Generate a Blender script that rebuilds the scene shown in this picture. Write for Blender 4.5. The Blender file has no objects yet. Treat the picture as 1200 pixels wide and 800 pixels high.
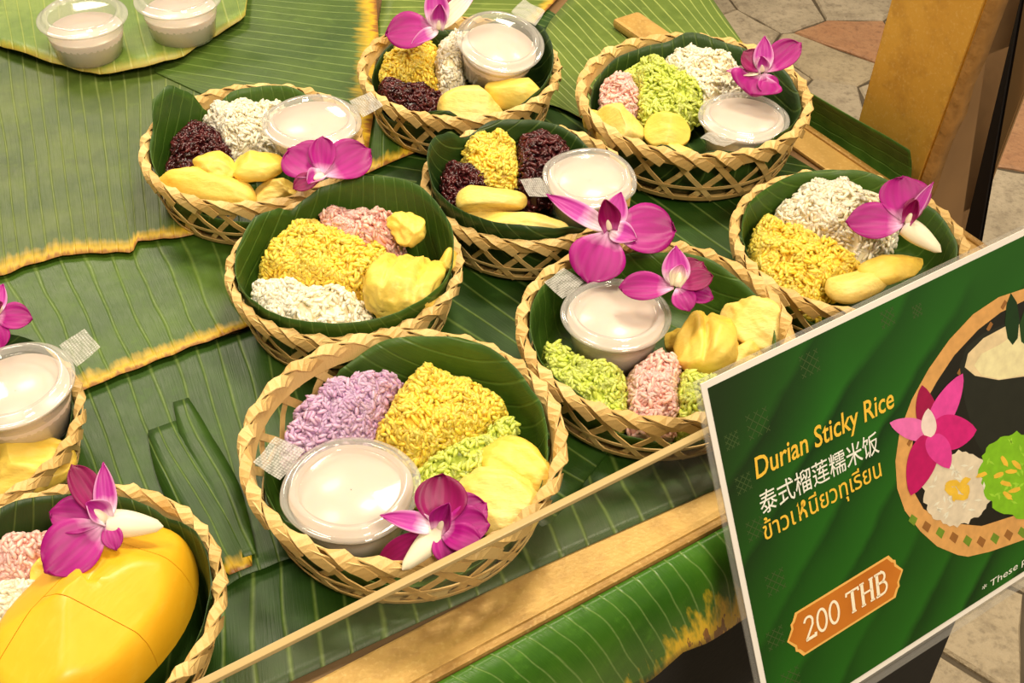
import bpy, bmesh, math, random
import numpy as np
from mathutils import Vector, Matrix, noise

random.seed(7)
rng = np.random.default_rng(11)
SC = bpy.context.scene
COL = SC.collection
R = math.radians

# ------------------------------------------------------------------ camera, world, lamps, exposure
T = 0.75                                   # height of the table top (leaf level)
RIM = 0.048                                # basket rims above it
FPX = 1504.04                              # focal length in pixels of the 1200 wide frame
CAM = Vector((0, 0, T + RIM + 0.50578))
PITCH, ROLL = 0.73594, 0.01888
_f = Vector((0, math.cos(PITCH), -math.sin(PITCH)))
_r = Vector((1, 0, 0)); _u = _r.cross(_f)
CR = math.cos(ROLL) * _r + math.sin(ROLL) * _u
CU = -math.sin(ROLL) * _r + math.cos(ROLL) * _u
CF = _f
cd = bpy.data.cameras.new('camera'); cam = bpy.data.objects.new('camera', cd); COL.objects.link(cam)
cd.sensor_width = 36; cd.lens = FPX / 1200 * 36; cd.clip_start = 0.02; cd.clip_end = 60
M = Matrix((CR, CU, -CF)).transposed().to_4x4(); M.translation = CAM
cam.matrix_world = M
SC.camera = cam

wd = bpy.data.worlds.new('hall'); SC.world = wd; wd.use_nodes = True
wd.node_tree.nodes['Background'].inputs[0].default_value = (1.0, 0.86, 0.66, 1)
wd.node_tree.nodes['Background'].inputs[1].default_value = 0.55

def lamp(name, loc, target, size, power, col=(1, .86, .66), sy=None):
    l = bpy.data.lights.new(name, 'AREA'); l.energy = power; l.color = col
    l.size = size
    if sy: l.shape = 'RECTANGLE'; l.size_y = sy
    o = bpy.data.objects.new(name, l); COL.objects.link(o); o.location = loc
    o.rotation_euler = (Vector(target) - Vector(loc)).to_track_quat('-Z', 'Y').to_euler()
    return o
lamp('overhead_light', (0.35, 1.25, 2.75), (0.1, 0.7, T), 0.45, 44)
lamp('overhead_light', (-0.9, 0.6, 2.75), (0, 0.7, T), 0.5, 24)
lamp('overhead_light', (0.75, -0.9, 2.75), (0.25, 0.6, T), 0.6, 62)
lamp('overhead_light', (-1.3, 2.8, 2.75), (-0.2, 0.8, T), 0.7, 44)
lamp('overhead_light', (1.7, 2.3, 2.9), (1.3, 2.2, 0), 0.6, 44)  # extra light added over the paving to brighten the floor

vs = SC.view_settings
vs.view_transform = 'Standard'; vs.look = 'None'; vs.gamma = 1.0; vs.use_curve_mapping = False
vs.exposure = -0.34

# ------------------------------------------------------------------ frame of the table and pixel helpers
AZ = 0.590535
U = Vector((math.cos(AZ), math.sin(AZ), 0))       # along the front rail
NN = Vector((math.sin(AZ), -math.cos(AZ), 0))     # outwards, over the front rail
def TW(u, n, h): return U * u + NN * n + Vector((0, 0, T + h))
def ray(px, py): return (CF + CR * ((px - 600) / FPX) - CU * ((py - 400) / FPX))
def P(px, py, h):
    d = ray(px, py); return CAM + d * ((T + h - CAM.z) / d.z)
def on_plane(px, py, q, nrm):
    d = ray(px, py); return CAM + d * ((q - CAM).dot(nrm) / d.dot(nrm))
def onN(px, py, n): return on_plane(px, py, TW(0, n, 0), NN)
def onU(px, py, u): return on_plane(px, py, TW(u, 0, 0), U)
def scale_at(p): return FPX / (p - CAM).dot(CF)

# ------------------------------------------------------------------ materials
def srgb(r, g, b):
    f = lambda c: (c / 255 / 12.92) if c <= 10 else ((c / 255 + .055) / 1.055) ** 2.4
    return (f(r), f(g), f(b), 1)

class Mat:
    def __init__(s, name):
        s.m = bpy.data.materials.new(name); s.m.use_nodes = True
        s.nt = s.m.node_tree; s.nt.nodes.clear()
        s.out = s.nt.nodes.new('ShaderNodeOutputMaterial')
    def n(s, typ, _p=None, **ins):
        nd = s.nt.nodes.new('ShaderNode' + typ)
        for k, v in (_p or {}).items(): setattr(nd, k, v)
        for k, v in ins.items():
            key = int(k[1:]) if k[0] == 'i' and k[1:].isdigit() else k.replace('_', ' ')
            s.put(nd.inputs[key], v)
        return nd
    def put(s, sock, v):
        if isinstance(v, bpy.types.Node): v = v.outputs[0]
        if isinstance(v, bpy.types.NodeSocket): s.nt.links.new(v, sock)
        else: sock.default_value = v
    def math(s, op, a, b=0.0, c=0.0):
        return s.n('Math', {'operation': op}, i0=a, i1=b, i2=c)
    def ramp(s, fac, stops, interp='LINEAR'):
        nd = s.n('ValToRGB', i0=fac); cr = nd.color_ramp; cr.interpolation = interp
        while len(cr.elements) < len(stops): cr.elements.new(.5)
        for e, (p, c) in zip(cr.elements, stops):
            e.position = p; e.color = c if len(c) == 4 else (*c, 1)
        return nd
    def mix(s, fac, a, b, mode='MIX'):
        nd = s.n('Mix', {'data_type': 'RGBA', 'blend_type': mode})
        s.put(nd.inputs[0], fac); s.put(nd.inputs[6], a); s.put(nd.inputs[7], b)
        return nd.outputs[2]
    def noise(s, vec, scale, detail=3, rough=.5, mapping=None):
        if mapping is not None: vec = s.n('Mapping', Vector=vec, Scale=mapping)
        nd = s.n('TexNoise', Scale=scale, Detail=detail, Roughness=rough)
        if vec is not None: s.put(nd.inputs['Vector'], vec)
        return nd.outputs[0]
    def bsdf(s, **k):
        b = s.n('BsdfPrincipled')
        for kk, v in k.items(): s.put(b.inputs[kk.replace('_', ' ')], v)
        s.nt.links.new(b.outputs[0], s.out.inputs[0]); return b
    def bump(s, h, strength=.3, dist=.001):
        return s.n('Bump', Strength=strength, Distance=dist, Height=h)

def plain(name, col, rough=.5, var=.12, scale=60, bump=0., metal=0., sss=0., coat=0., dist=.001):
    m = Mat(name); tc = m.n('TexCoord'); nz = m.noise(tc.outputs['Object'], scale, 4)
    dk = tuple(c * (1 - var) for c in col[:3]) + (1,); lt = tuple(min(1, c * (1 + var)) for c in col[:3]) + (1,)
    k = dict(Base_Color=m.mix(nz, dk, lt), Roughness=rough, Metallic=metal)
    if bump: k['Normal'] = m.bump(nz, bump, dist)
    if sss: k['Subsurface_Weight'] = sss; k['Subsurface_Radius'] = (.006, .004, .002); k['Subsurface_Scale'] = .6
    if coat: k['Coat_Weight'] = coat; k['Coat_Roughness'] = .08
    m.bsdf(**k); return m.m

def leaf_mat(name, light, dark, spacing=.011, edge=0.0, edge_w=.1, rough=.42, line=(.32, .45, .10, 1), line_w=.10, line_amt=.55, edge_u=None, streak=0.0, brown=.28, ecol=(204, 166, 38)):
    """banana leaf: UV u runs across the veins in metres, v from 0 to 1 along them"""
    m = Mat(name); tc = m.n('TexCoord'); uv = tc.outputs['UV']
    sp = m.n('SeparateXYZ', i0=uv); u, v = sp.outputs[0], sp.outputs[1]
    n1 = m.noise(uv, 1.0, 2, .5, mapping=(22, 1.1, 1))
    uu = m.math('ADD', m.math('DIVIDE', u, spacing), m.math('MULTIPLY', n1, 1.3))
    fr = m.math('ABSOLUTE', m.math('SUBTRACT', m.math('FRACT', uu), .5))
    ln = m.n('MapRange', {'interpolation_type': 'SMOOTHSTEP'}, i0=fr, i1=0.0, i2=line_w, i3=1.0, i4=0.0).outputs[0]
    fine = m.noise(uv, 1.0, 3, .6, mapping=(900, 5, 1))
    big = m.noise(tc.outputs['Object'], 16, 4, .6)
    blot = m.noise(tc.outputs['Object'], 70, 4, .65)
    c = m.mix(m.n('MapRange', i0=big, i1=.3, i2=.7).outputs[0], dark, light)
    bl2 = m.noise(tc.outputs['Object'], 34, 5, .7)
    c = m.mix(m.math('MULTIPLY', m.n('MapRange', i0=bl2, i1=.5, i2=.72).outputs[0], .4), c, tuple(x * .6 for x in dark[:3]) + (1,))
    c = m.mix(m.math('MULTIPLY', fine, .4), c, tuple(x * .55 for x in dark[:3]) + (1,))
    c = m.mix(m.math('MULTIPLY', m.n('MapRange', i0=blot, i1=.58, i2=.75).outputs[0], .22), c, tuple(min(1, x * 1.8 + .01) for x in light[:3]) + (1,))
    lm = m.math('MULTIPLY', m.math('MULTIPLY', ln, line_amt), m.math('ADD', m.noise(uv, 25, 2), .35))
    c = m.mix(lm, c, line)
    if edge:
        en = m.noise(uv, 1.0, 3, .6, mapping=(160, 4, 1)); en2 = m.noise(tc.outputs['Object'], 90, 3)
        vv = m.math('ADD', v, m.math('MULTIPLY', m.math('SUBTRACT', en, .5), edge_w * (1.3 + streak)))
        vv = m.math('ADD', vv, m.math('MULTIPLY', m.math('SUBTRACT', en2, .5), edge_w * .5 / (1 + 2 * streak)))
        if edge_u:
            vv = m.math('SUBTRACT', vv, m.n('MapRange', i0=u, i1=edge_u[0], i2=edge_u[1], i3=edge_w * 1.6, i4=0.0).outputs[0])
        f1 = m.n('MapRange', i0=vv, i1=1 - edge_w, i2=1 - edge_w * .35).outputs[0]
        c = m.mix(m.math('MULTIPLY', f1, edge), c, srgb(*ecol))
        f2 = m.n('MapRange', i0=vv, i1=1 - edge_w * brown, i2=1 - edge_w * .02).outputs[0]
        c = m.mix(m.math('MULTIPLY', f2, edge), c, srgb(150, 98, 42))
    h = m.math('ADD', m.math('MULTIPLY', ln, -.8), m.math('MULTIPLY', fine, .5))
    h = m.math('ADD', h, m.math('MULTIPLY', big, .8))
    m.bsdf(Base_Color=c, Roughness=m.math('ADD', rough - .08, m.math('MULTIPLY', blot, .2)), Normal=m.bump(h, .35, .0012), Specular_IOR_Level=.45)
    return m.m

def clear_mat(name, tint=(.97, .97, .95, 1), gloss=1.0, haze=.05, ior=1.45, rough=.06, hazecol=(.9, .88, .84, 1)):
    """thin clear plastic: see through, mirror by Fresnel, a little haze"""
    m = Mat(name)
    t = m.n('BsdfTransparent', Color=tint); g = m.n('BsdfGlossy', Roughness=rough)
    d = m.n('BsdfDiffuse', Color=hazecol)
    a = m.n('MixShader', i0=haze, i1=t, i2=d)
    lw = m.n('LayerWeight', Blend=.5)
    fr = m.math('ADD', m.math('MULTIPLY', m.math('POWER', lw.outputs['Facing'], 4.0), .6), .045)
    b = m.n('MixShader', i0=m.math('MULTIPLY', fr, gloss), i1=a, i2=g)
    m.nt.links.new(b.outputs[0], m.out.inputs[0]); return m.m

def straw_mat():
    m = Mat('bamboo_straw'); tc = m.n('TexCoord'); oi = m.n('ObjectInfo')
    nz = m.noise(tc.outputs['Object'], 45, 4, .6); fib = m.noise(tc.outputs['UV'], 1.0, 3, .6, mapping=(3, 26, 1))
    c = m.mix(nz, srgb(206, 168, 94), srgb(238, 210, 148))
    c = m.mix(m.math('MULTIPLY', oi.outputs['Random'], .55), c, srgb(190, 146, 74))
    c = m.mix(m.math('MULTIPLY', m.n('MapRange', i0=fib, i1=.55, i2=.8).outputs[0], .45), c, srgb(150, 102, 48))
    m.bsdf(Base_Color=c, Roughness=.42, Normal=m.bump(fib, .5, .0006), Specular_IOR_Level=.4)
    return m.m

def rice_mat(name, col, col2, rough=.38, sss=.5):
    m = Mat(name); at = m.n('Attribute', {'attribute_name': 'tone'})
    c = m.mix(at.outputs['Fac'], col, col2)
    m.bsdf(Base_Color=c, Roughness=rough, Specular_IOR_Level=.5, Subsurface_Weight=sss, Subsurface_Radius=(.007, .006, .004), Subsurface_Scale=.6)
    return m.m

def flesh_mat(name, col, col2, col3, rough=.45, wr=.35):
    m = Mat(name); tc = m.n('TexCoord')
    n1 = m.noise(tc.outputs['Object'], 22, 4, .6); n2 = m.noise(tc.outputs['Object'], 1, 4, .6, mapping=(60, 240, 160))
    c = m.mix(m.n('MapRange', i0=n1, i1=.35, i2=.7).outputs[0], col, col2)
    c = m.mix(m.math('MULTIPLY', m.n('MapRange', i0=n2, i1=.56, i2=.75).outputs[0], .5), c, col3)
    m.bsdf(Base_Color=c, Roughness=rough, Normal=m.bump(m.math('ADD', n2, m.math('MULTIPLY', m.noise(tc.outputs['Object'], 260, 3), .4)), wr, .0020), Subsurface_Weight=.07, Subsurface_Radius=(.006, .004, .0015), Subsurface_Scale=.5)
    return m.m

def petal_mat(name, tip, mid, base, base_w=.28, edge=None, edge_amt=.35):
    m = Mat(name); tc = m.n('TexCoord'); sp = m.n('SeparateXYZ', i0=tc.outputs['UV']); x, v = sp.outputs[0], sp.outputs[1]
    nz = m.noise(tc.outputs['Object'], 120, 3)
    vein = m.math('ABSOLUTE', m.math('SINE', m.math('MULTIPLY', x, 17)))
    vv = m.math('ADD', v, m.math('MULTIPLY', m.math('SUBTRACT', nz, .5), .22))
    c = m.ramp(vv, [(0.0, base), (base_w, base), (min(.95, base_w + .26), mid), (1.0, tip)]).outputs[0]
    c = m.mix(m.math('MULTIPLY', m.math('POWER', vein, 6), .22), c, tuple(q * .55 for q in tip[:3]) + (1,))
    if edge:
        e = m.n('MapRange', i0=m.math('ABSOLUTE', m.math('SUBTRACT', x, .5)), i1=.36, i2=.5).outputs[0]
        c = m.mix(m.math('MULTIPLY', e, edge_amt), c, edge)
    m.bsdf(Base_Color=c, Roughness=.45, Normal=m.bump(vein, .15, .0006), Specular_IOR_Level=.35, Subsurface_Weight=.1, Subsurface_Radius=(.004, .001, .003), Subsurface_Scale=.4)
    return m.m

MT = {}
MT['straw'] = straw_mat()
LG, LD = srgb(100, 136, 40), srgb(62, 102, 22)
MT['leaf_big'] = leaf_mat('leaf_big', srgb(92, 110, 42), srgb(50, 76, 20), .0115, edge=.9, edge_w=.06, line=srgb(150, 164, 96), line_amt=.42)
MT['leaf_second'] = leaf_mat('leaf_second', srgb(78, 108, 26), srgb(42, 74, 14), .016, edge=.95, edge_w=.10, line_amt=.25)
MT['leaf_dark'] = leaf_mat('leaf_dark', srgb(60, 92, 24), srgb(32, 64, 12), .0125, edge=0, line_amt=.28)
MT['leaf_tipped'] = leaf_mat('leaf_tipped', srgb(60, 92, 24), srgb(32, 64, 12), .009, edge=1, edge_w=.09, line_amt=.3)
MT['leaf_low'] = leaf_mat('leaf_low', srgb(52, 86, 22), srgb(26, 58, 10), .017, line_amt=.35)
MT['leaf_top'] = leaf_mat('leaf_top', srgb(84, 110, 38), srgb(56, 84, 26), .012, edge=1, edge_w=.12, line_amt=.35)
MT['leaf_pale'] = leaf_mat('leaf_pale', srgb(112, 132, 52), srgb(82, 106, 34), .0115, edge=1, edge_w=.07, line_amt=.7, line=srgb(176, 190, 100))
MT['leaf_plate'] = leaf_mat('leaf_plate', srgb(136, 158, 72), srgb(88, 120, 40), .014, edge=.35, edge_w=.05, line_amt=.45, line=srgb(180, 190, 110))
MT['leaf_front'] = leaf_mat('leaf_front', srgb(86, 138, 36), srgb(50, 104, 18), .0105, edge=1, edge_w=.36, line_amt=.6, line=srgb(140, 170, 96), line_w=.08, rough=.33, edge_u=(.15, .25), streak=1.3, brown=.06, ecol=(236, 196, 40))
MT['leaf_liner'] = leaf_mat('leaf_liner', srgb(74, 108, 28), srgb(44, 78, 16), .0125, line_amt=.4, line=srgb(110, 140, 60))
MT['leaf_liner_dark'] = leaf_mat('leaf_liner_dark', srgb(52, 82, 26), srgb(26, 54, 12), .0125, line_amt=.2)
MT['clear'] = clear_mat('clear_plastic', haze=.24)
MT['lid_rim'] = clear_mat('lid_rim', haze=.24, rough=.05, gloss=1.6)
MT['clear_lid'] = clear_mat('clear_lid', haze=.06, rough=.09)
MT['pane'] = clear_mat('acrylic_pane', haze=.005, rough=.02, gloss=.5)
MT['pane_edge'] = plain('acrylic_edge', srgb(184, 160, 110), .22, .1, 20, coat=.4)  # clear edge; the gold it reflects is put into its colour
MT['cream'] = plain('coconut_cream', srgb(224, 208, 198), .3, .03, 25, sss=.3, coat=.2)
MT['rice_white'] = rice_mat('rice_white', srgb(255, 246, 220), srgb(250, 234, 196))
MT['rice_yellow'] = rice_mat('rice_yellow', srgb(255, 226, 98), srgb(252, 206, 64))
MT['rice_green'] = rice_mat('rice_green', srgb(218, 228, 112), srgb(192, 208, 76))
MT['rice_pink'] = rice_mat('rice_pink', srgb(252, 204, 190), srgb(246, 178, 166))
MT['rice_purple'] = rice_mat('rice_purple', srgb(218, 180, 208), srgb(190, 146, 186))
MT['rice_black'] = rice_mat('rice_black', srgb(92, 34, 36), srgb(38, 12, 18), .22, .05)
MT['durian'] = flesh_mat('durian_flesh', srgb(236, 200, 72), srgb(238, 210, 108), srgb(216, 166, 48))
MT['durian_pale'] = flesh_mat('durian_pale', srgb(238, 206, 92), srgb(242, 220, 142), srgb(224, 180, 66), wr=.5)
MT['mango'] = flesh_mat('mango_flesh', srgb(238, 186, 42), srgb(234, 174, 26), srgb(240, 194, 62), .38, .06)
# = srgb(190, 20, 150), srgb(138, 4, 92)
MT['petal'] = petal_mat('petal_magenta', srgb(142, 2, 104), srgb(170, 14, 132), srgb(236, 190, 226), .05)
MT['sepal'] = petal_mat('petal_sepal', srgb(164, 18, 130), srgb(184, 56, 160), srgb(244, 220, 234), .18, edge=srgb(246, 214, 238))
MT['petal_dark'] = petal_mat('petal_dark', srgb(116, 0, 62), srgb(150, 6, 96), srgb(204, 100, 176), .05)
MT['petal_white'] = petal_mat('petal_white', srgb(196, 60, 160), srgb(236, 190, 214), srgb(244, 236, 206), .5)
MT['gold'] = None

def gold_mat(name, a, b, c3, rough=.4):
    m = Mat(name); tc = m.n('TexCoord')
    n1 = m.noise(tc.outputs['Object'], 9, 5, .65); n2 = m.noise(tc.outputs['Object'], 420, 2); n3 = m.noise(tc.outputs['Object'], 30, 4, .7)
    c = m.mix(m.n('MapRange', i0=n1, i1=.3, i2=.7).outputs[0], a, b)
    c = m.mix(m.math('MULTIPLY', m.n('MapRange', i0=n3, i1=.5, i2=.66).outputs[0], .5), c, c3)
    c = m.mix(m.math('MULTIPLY', m.n('MapRange', i0=n2, i1=.55, i2=.75).outputs[0], .3), c, srgb(238, 210, 140))
    m.bsdf(Base_Color=c, Roughness=m.math('ADD', rough - .1, m.math('MULTIPLY', n2, .25)), Metallic=.25, Normal=m.bump(n2, .25, .0005))
    return m.m
MT['gold'] = gold_mat('gold_paint', srgb(186, 146, 74), srgb(206, 170, 98), srgb(146, 106, 50))
MT['gold_dark'] = gold_mat('gold_paint_dark', srgb(150, 112, 50), srgb(180, 142, 76), srgb(120, 84, 36), .35)
MT['gold_board'] = gold_mat('gold_board', srgb(212, 160, 62), srgb(226, 178, 78), srgb(178, 128, 52), .5)
MT['bark'] = plain('bark_edge', srgb(150, 108, 52), .7, .5, 60, .8, dist=.004)
MT['brown_board'] = plain('brown_board', srgb(140, 106, 68), .5, .35, 18, .2)
MT['tan_board'] = plain('tan_board', srgb(150, 116, 76), .4, .25, 12, .1)
MT['dark_bar'] = plain('dark_bar', srgb(24, 18, 15), .6, .3, 30)
MT['black_cloth'] = plain('black_cloth', srgb(14, 14, 14), .85, .3, 200, .3)
MT['plywood'] = plain('plywood', srgb(120, 90, 52), .6, .2, 12)

def stone_mat(name, a, b, c3):
    m = Mat(name); tc = m.n('TexCoord'); oi = m.n('ObjectInfo')
    n1 = m.noise(tc.outputs['Object'], 5, 6, .65); n2 = m.noise(tc.outputs['Object'], 26, 6, .7); n3 = m.noise(tc.outputs['Object'], 90, 4, .6)
    c = m.mix(m.n('MapRange', i0=n1, i1=.35, i2=.65).outputs[0], a, b)
    c = m.mix(m.math('MULTIPLY', m.n('MapRange', i0=n2, i1=.5, i2=.68).outputs[0], .55), c, c3)
    c = m.mix(m.math('MULTIPLY', oi.outputs['Random'], .3), c, tuple(q * .6 for q in a[:3]) + (1,))
    c = m.mix(m.math('MULTIPLY', m.n('MapRange', i0=n3, i1=.52, i2=.7).outputs[0], .4), c, tuple(q * .45 for q in c3[:3]) + (1,))
    h = m.math('ADD', m.math('MULTIPLY', n2, 1.0), m.math('MULTIPLY', n3, .35))
    m.bsdf(Base_Color=c, Roughness=.55, Normal=m.bump(h, .7, .008)); return m.m
MT['stone_grey'] = stone_mat('stone_grey', srgb(150, 138, 116), srgb(186, 172, 148), srgb(104, 90, 74))
MT['stone_tan'] = stone_mat('stone_tan', srgb(162, 146, 118), srgb(190, 174, 144), srgb(116, 102, 80))
MT['stone_pink'] = stone_mat('stone_pink', srgb(170, 122, 86), srgb(184, 142, 104), srgb(140, 98, 70))
MT['mortar'] = plain('mortar', srgb(84, 74, 58), .9, .3, 40, .4)

# ------------------------------------------------------------------ mesh and object helpers
def mesh_from(name, verts, faces, uvs=None, smooth=True, mats=None, midx=None):
    me = bpy.data.meshes.new(name)
    me.from_pydata([tuple(v) for v in verts], [], [tuple(f) for f in faces])
    if uvs is not None:
        ul = me.uv_layers.new(name='UVMap')
        li = np.empty(len(me.loops), dtype=np.int32); me.loops.foreach_get('vertex_index', li)
        ul.data.foreach_set('uv', np.asarray(uvs, dtype=np.float32)[li].ravel())
    if smooth: me.polygons.foreach_set('use_smooth', np.ones(len(me.polygons), dtype=bool))
    for m in (mats or []): me.materials.append(m)
    if midx is not None: me.polygons.foreach_set('material_index', np.asarray(midx, dtype=np.int32))
    me.update(); return me

def link(name, me, mat=None, parent=None, loc=None, rot=None):
    o = bpy.data.objects.new(name, me); COL.objects.link(o)
    if mat is not None and len(me.materials) == 0: me.materials.append(mat)
    if parent is not None: o.parent = parent
    if loc is not None: o.location = loc
    if rot is not None: o.rotation_euler = rot
    return o

def empty(name, loc=(0, 0, 0), rot=(0, 0, 0), scale=1):
    o = bpy.data.objects.new(name, None); COL.objects.link(o); o.empty_display_size = .03
    o.location = loc; o.rotation_euler = rot; o.scale = (scale,) * 3
    return o

def tag(o, label=None, cat=None, group=None, kind=None):
    if label: o['label'] = label
    if cat: o['category'] = cat
    if group: o['group'] = group
    if kind: o['kind'] = kind
    return o

def solid(o, t, off=0):
    md = o.modifiers.new('thickness', 'SOLIDIFY'); md.thickness = t; md.offset = off; return o

def grid_faces(nu, nv, wrap=False):
    f = []
    for i in range(nu if wrap else nu - 1):
        for j in range(nv - 1):
            a = i * nv + j; b = ((i + 1) % nu) * nv + j
            f.append((a, b, b + 1, a + 1))
    return f

def box_pts(c, ex, ey, ez, bev=0.0):
    """eight corners of a box with half vectors"""
    return [c + ex * sx + ey * sy + ez * sz for sx in (-1, 1) for sy in (-1, 1) for sz in (-1, 1)]
BOXF = [(0, 1, 3, 2), (4, 6, 7, 5), (0, 4, 5, 1), (2, 3, 7, 6), (0, 2, 6, 4), (1, 5, 7, 3)]
def box_obj(name, c, ex, ey, ez, mat, parent=None, bev=.0015):
    me = mesh_from(name, box_pts(c, ex, ey, ez), BOXF, smooth=False)
    bm = bmesh.new(); bm.from_mesh(me); bmesh.ops.recalc_face_normals(bm, faces=bm.faces[:])
    if bev: bmesh.ops.bevel(bm, geom=bm.edges[:], offset=bev, segments=2, affect='EDGES', profile=.6)
    bm.to_mesh(me); bm.free()
    return link(name, me, mat, parent)
def table_box(name, u0, u1, n0, n1, h0, h1, mat, parent=None, bev=.0015):
    c = TW((u0 + u1) / 2, (n0 + n1) / 2, (h0 + h1) / 2)
    return box_obj(name, c, U * (u1 - u0) / 2, NN * (n1 - n0) / 2, Vector((0, 0, (h1 - h0) / 2)), mat, parent, bev)

def lathe(profile, n=48, sq=0.0):
    """profile: list of (r, z); sq: how square the round is"""
    v, uv = [], []
    for i in range(n):
        a = 2 * math.pi * i / n; k = 1 + sq * (abs(math.cos(2 * a)) * -1 + .5)
        for j, (r, z) in enumerate(profile):
            v.append((r * k * math.cos(a), r * k * math.sin(a), z)); uv.append((i / n, j / max(1, len(profile) - 1)))
    return v, grid_faces(n, len(profile), True), uv

def lerp_poly(pts, t):
    """point at share t of the length of a polyline of Vectors"""
    ls = [(b - a).length for a, b in zip(pts, pts[1:])]; L = sum(ls); d = t * L
    for a, b, l in zip(pts, pts[1:], ls):
        if d <= l or b is pts[-1]: return a + (b - a) * (d / max(l, 1e-9))
        d -= l
def poly_len(pts): return sum((b - a).length for a, b in zip(pts, pts[1:]))

# ------------------------------------------------------------------ the floor of crazy paving
ceil = link('ceiling', mesh_from('ceiling', [(-6, -5, 3.2), (-6, 9, 3.2), (8, 9, 3.2), (8, -5, 3.2)], [(0, 1, 2, 3)], smooth=False), plain('ceiling_paint', srgb(226, 214, 190), .9, .03, 3))
tag(ceil, kind='structure')
floor = empty('floor', (0, 0, 0)); tag(floor, kind='structure')
gm = mesh_from('mortar_bed', [(-6, -4, -.006), (8, -4, -.006), (8, 9, -.006), (-6, 9, -.006)], [(0, 1, 2, 3)], smooth=False)
link('mortar_bed', gm, MT['mortar'], floor)
def Pf(px, py): return P(px, py, -T)
seeds = [(Pf(*q), k) for q, k in (((835, 38), 0), ((925, 2), 0), ((905, 95), 1), ((985, 0), 0), ((1005, 48), 2), ((975, 72), 1), ((965, 118), 0), ((880, 140), 1), ((800, 15), 0),
     ((1185, 150), 2), ((1182, 250), 0), ((1170, 745), 1), ((1215, 640), 0), ((1110, 830), 1), ((1230, 760), 0), ((1215, 60), 0), ((1100, 40), 0), ((1060, 120), 0), ((1090, -30), 1), ((880, -30), 1))]
pts = [(s[0].x, s[0].y, s[1]) for s in seeds]
while len(pts) < 150:
    x, y = rng.uniform(-.9, 3.1), rng.uniform(.1, 4.2)
    if min((x - a) ** 2 + (y - b) ** 2 for a, b, _ in pts) > .20 ** 2: pts.append((x, y, int(rng.choice([0, 0, 1, 1, 2], p=None))))
    elif rng.random() < .003: pts.append((x, y, 0))
def clip_half(poly, mx, my, nx, ny):
    out = []
    for i in range(len(poly)):
        a, b = poly[i], poly[(i + 1) % len(poly)]
        da = (a[0] - mx) * nx + (a[1] - my) * ny; db = (b[0] - mx) * nx + (b[1] - my) * ny
        if da <= 0: out.append(a)
        if (da < 0 < db) or (db < 0 < da):
            t = da / (da - db); out.append((a[0] + (b[0] - a[0]) * t, a[1] + (b[1] - a[1]) * t))
    return out
for i, (x, y, k) in enumerate(pts):
    poly = [(x - .4, y - .4), (x + .4, y - .4), (x + .4, y + .4), (x - .4, y + .4)]
    for j, (a, b, _) in enumerate(pts):
        if j == i: continue
        d = math.hypot(a - x, b - y)
        if d > .9: continue
        nx, ny = (a - x) / d, (b - y) / d
        poly = clip_half(poly, (a + x) / 2 - nx * .0022, (b + y) / 2 - ny * .0022, nx, ny)
        if len(poly) < 3: break
    if len(poly) < 3: continue
    fine = []
    for q in range(len(poly)):                     # uneven edges
        a, b = Vector(poly[q]), Vector(poly[(q + 1) % len(poly)]); L = (b - a).length
        fine.append(a)
        ns = int(L / .07)
        for s in range(1, ns + 1):
            p = a.lerp(b, s / (ns + 1)); c = noise.noise(Vector((p.x * 14, p.y * 14, 3))) * .012
            tocen = (Vector((x, y)) - p).normalized(); fine.append(p + tocen * (abs(c)))
    n = len(fine); top = float(rng.uniform(-.001, .003)); cen = Vector((x, y))
    v = [(p.x, p.y, -.02) for p in fine] + [(p.x, p.y, top - .004) for p in fine]
    v += [tuple((p + (cen - p).normalized() * .004)) + (top,) for p in fine]
    f = [tuple(range(2 * n, 3 * n))] + [(a, (a + 1) % n, (a + 1) % n + n, a + n) for a in range(n)] + [(a + n, (a + 1) % n + n, (a + 1) % n + 2 * n, a + 2 * n) for a in range(n)]
    me = mesh_from('flagstone', v, f, smooth=False)
    link('flagstone', me, MT[('stone_grey', 'stone_tan', 'stone_pink')[k]], floor)

# ------------------------------------------------------------------ the display table
table = empty('display_table', TW(.2, -.8, -T)); tag(table, 'long display table with gold painted wooden rails and a black skirt', 'table')
inv = Matrix.Translation(-table.location)
def tb(*a, **k):
    o = table_box(*a, **k, parent=table); o.matrix_parent_inverse = inv; return o
U0, U1, N0 = -.35, .676, -1.35
tb('table_top', U0, U1 - .002, N0, -.319, -.02, -.0015, MT['plywood'])
tb('front_rail', U0, U1, -.349, -.3185, -.0012, .0022, MT['gold'])
tb('front_bead', U0, U1, -.3225, -.3165, -.006, .0034, MT['gold_dark'], bev=.002)
tb('end_rail', .646, U1 - .005, N0, -.35, -.0012, .0022, MT['gold'])
tb('end_bead', U1 - .0055, U1 + .0005, N0, -.323, -.006, .0036, MT['gold_dark'], bev=.002)
c0 = P(757, 40, .010); cu, cn = c0.dot(U), c0.dot(NN)
tag(table_box('end_rail_block', cu - .014, cu + .014, cn - .03, cn + .045, .0066, .0150, MT['gold'], bev=.003), 'piece of the golden end rail raised as a block over the pale ribbed leaf by the table end', 'block')  # end rail showing between the leaves, built as a separate block
tb('skirt_front', U0 + .02, U1 - .004, -.331, -.3265, -T + .004, -.006, MT['black_cloth'], bev=0)
tb('skirt_end', U1 - .012, U1 - .008, N0 + .01, -.331, -T + .004, -.006, MT['black_cloth'], bev=0)
for uu in (U0 + .05, U1 - .06):
    for nn in (N0 + .05, -.39):
        tb('leg', uu - .02, uu + .02, nn - .02, nn + .02, -T, -.02, MT['plywood'])

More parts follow.
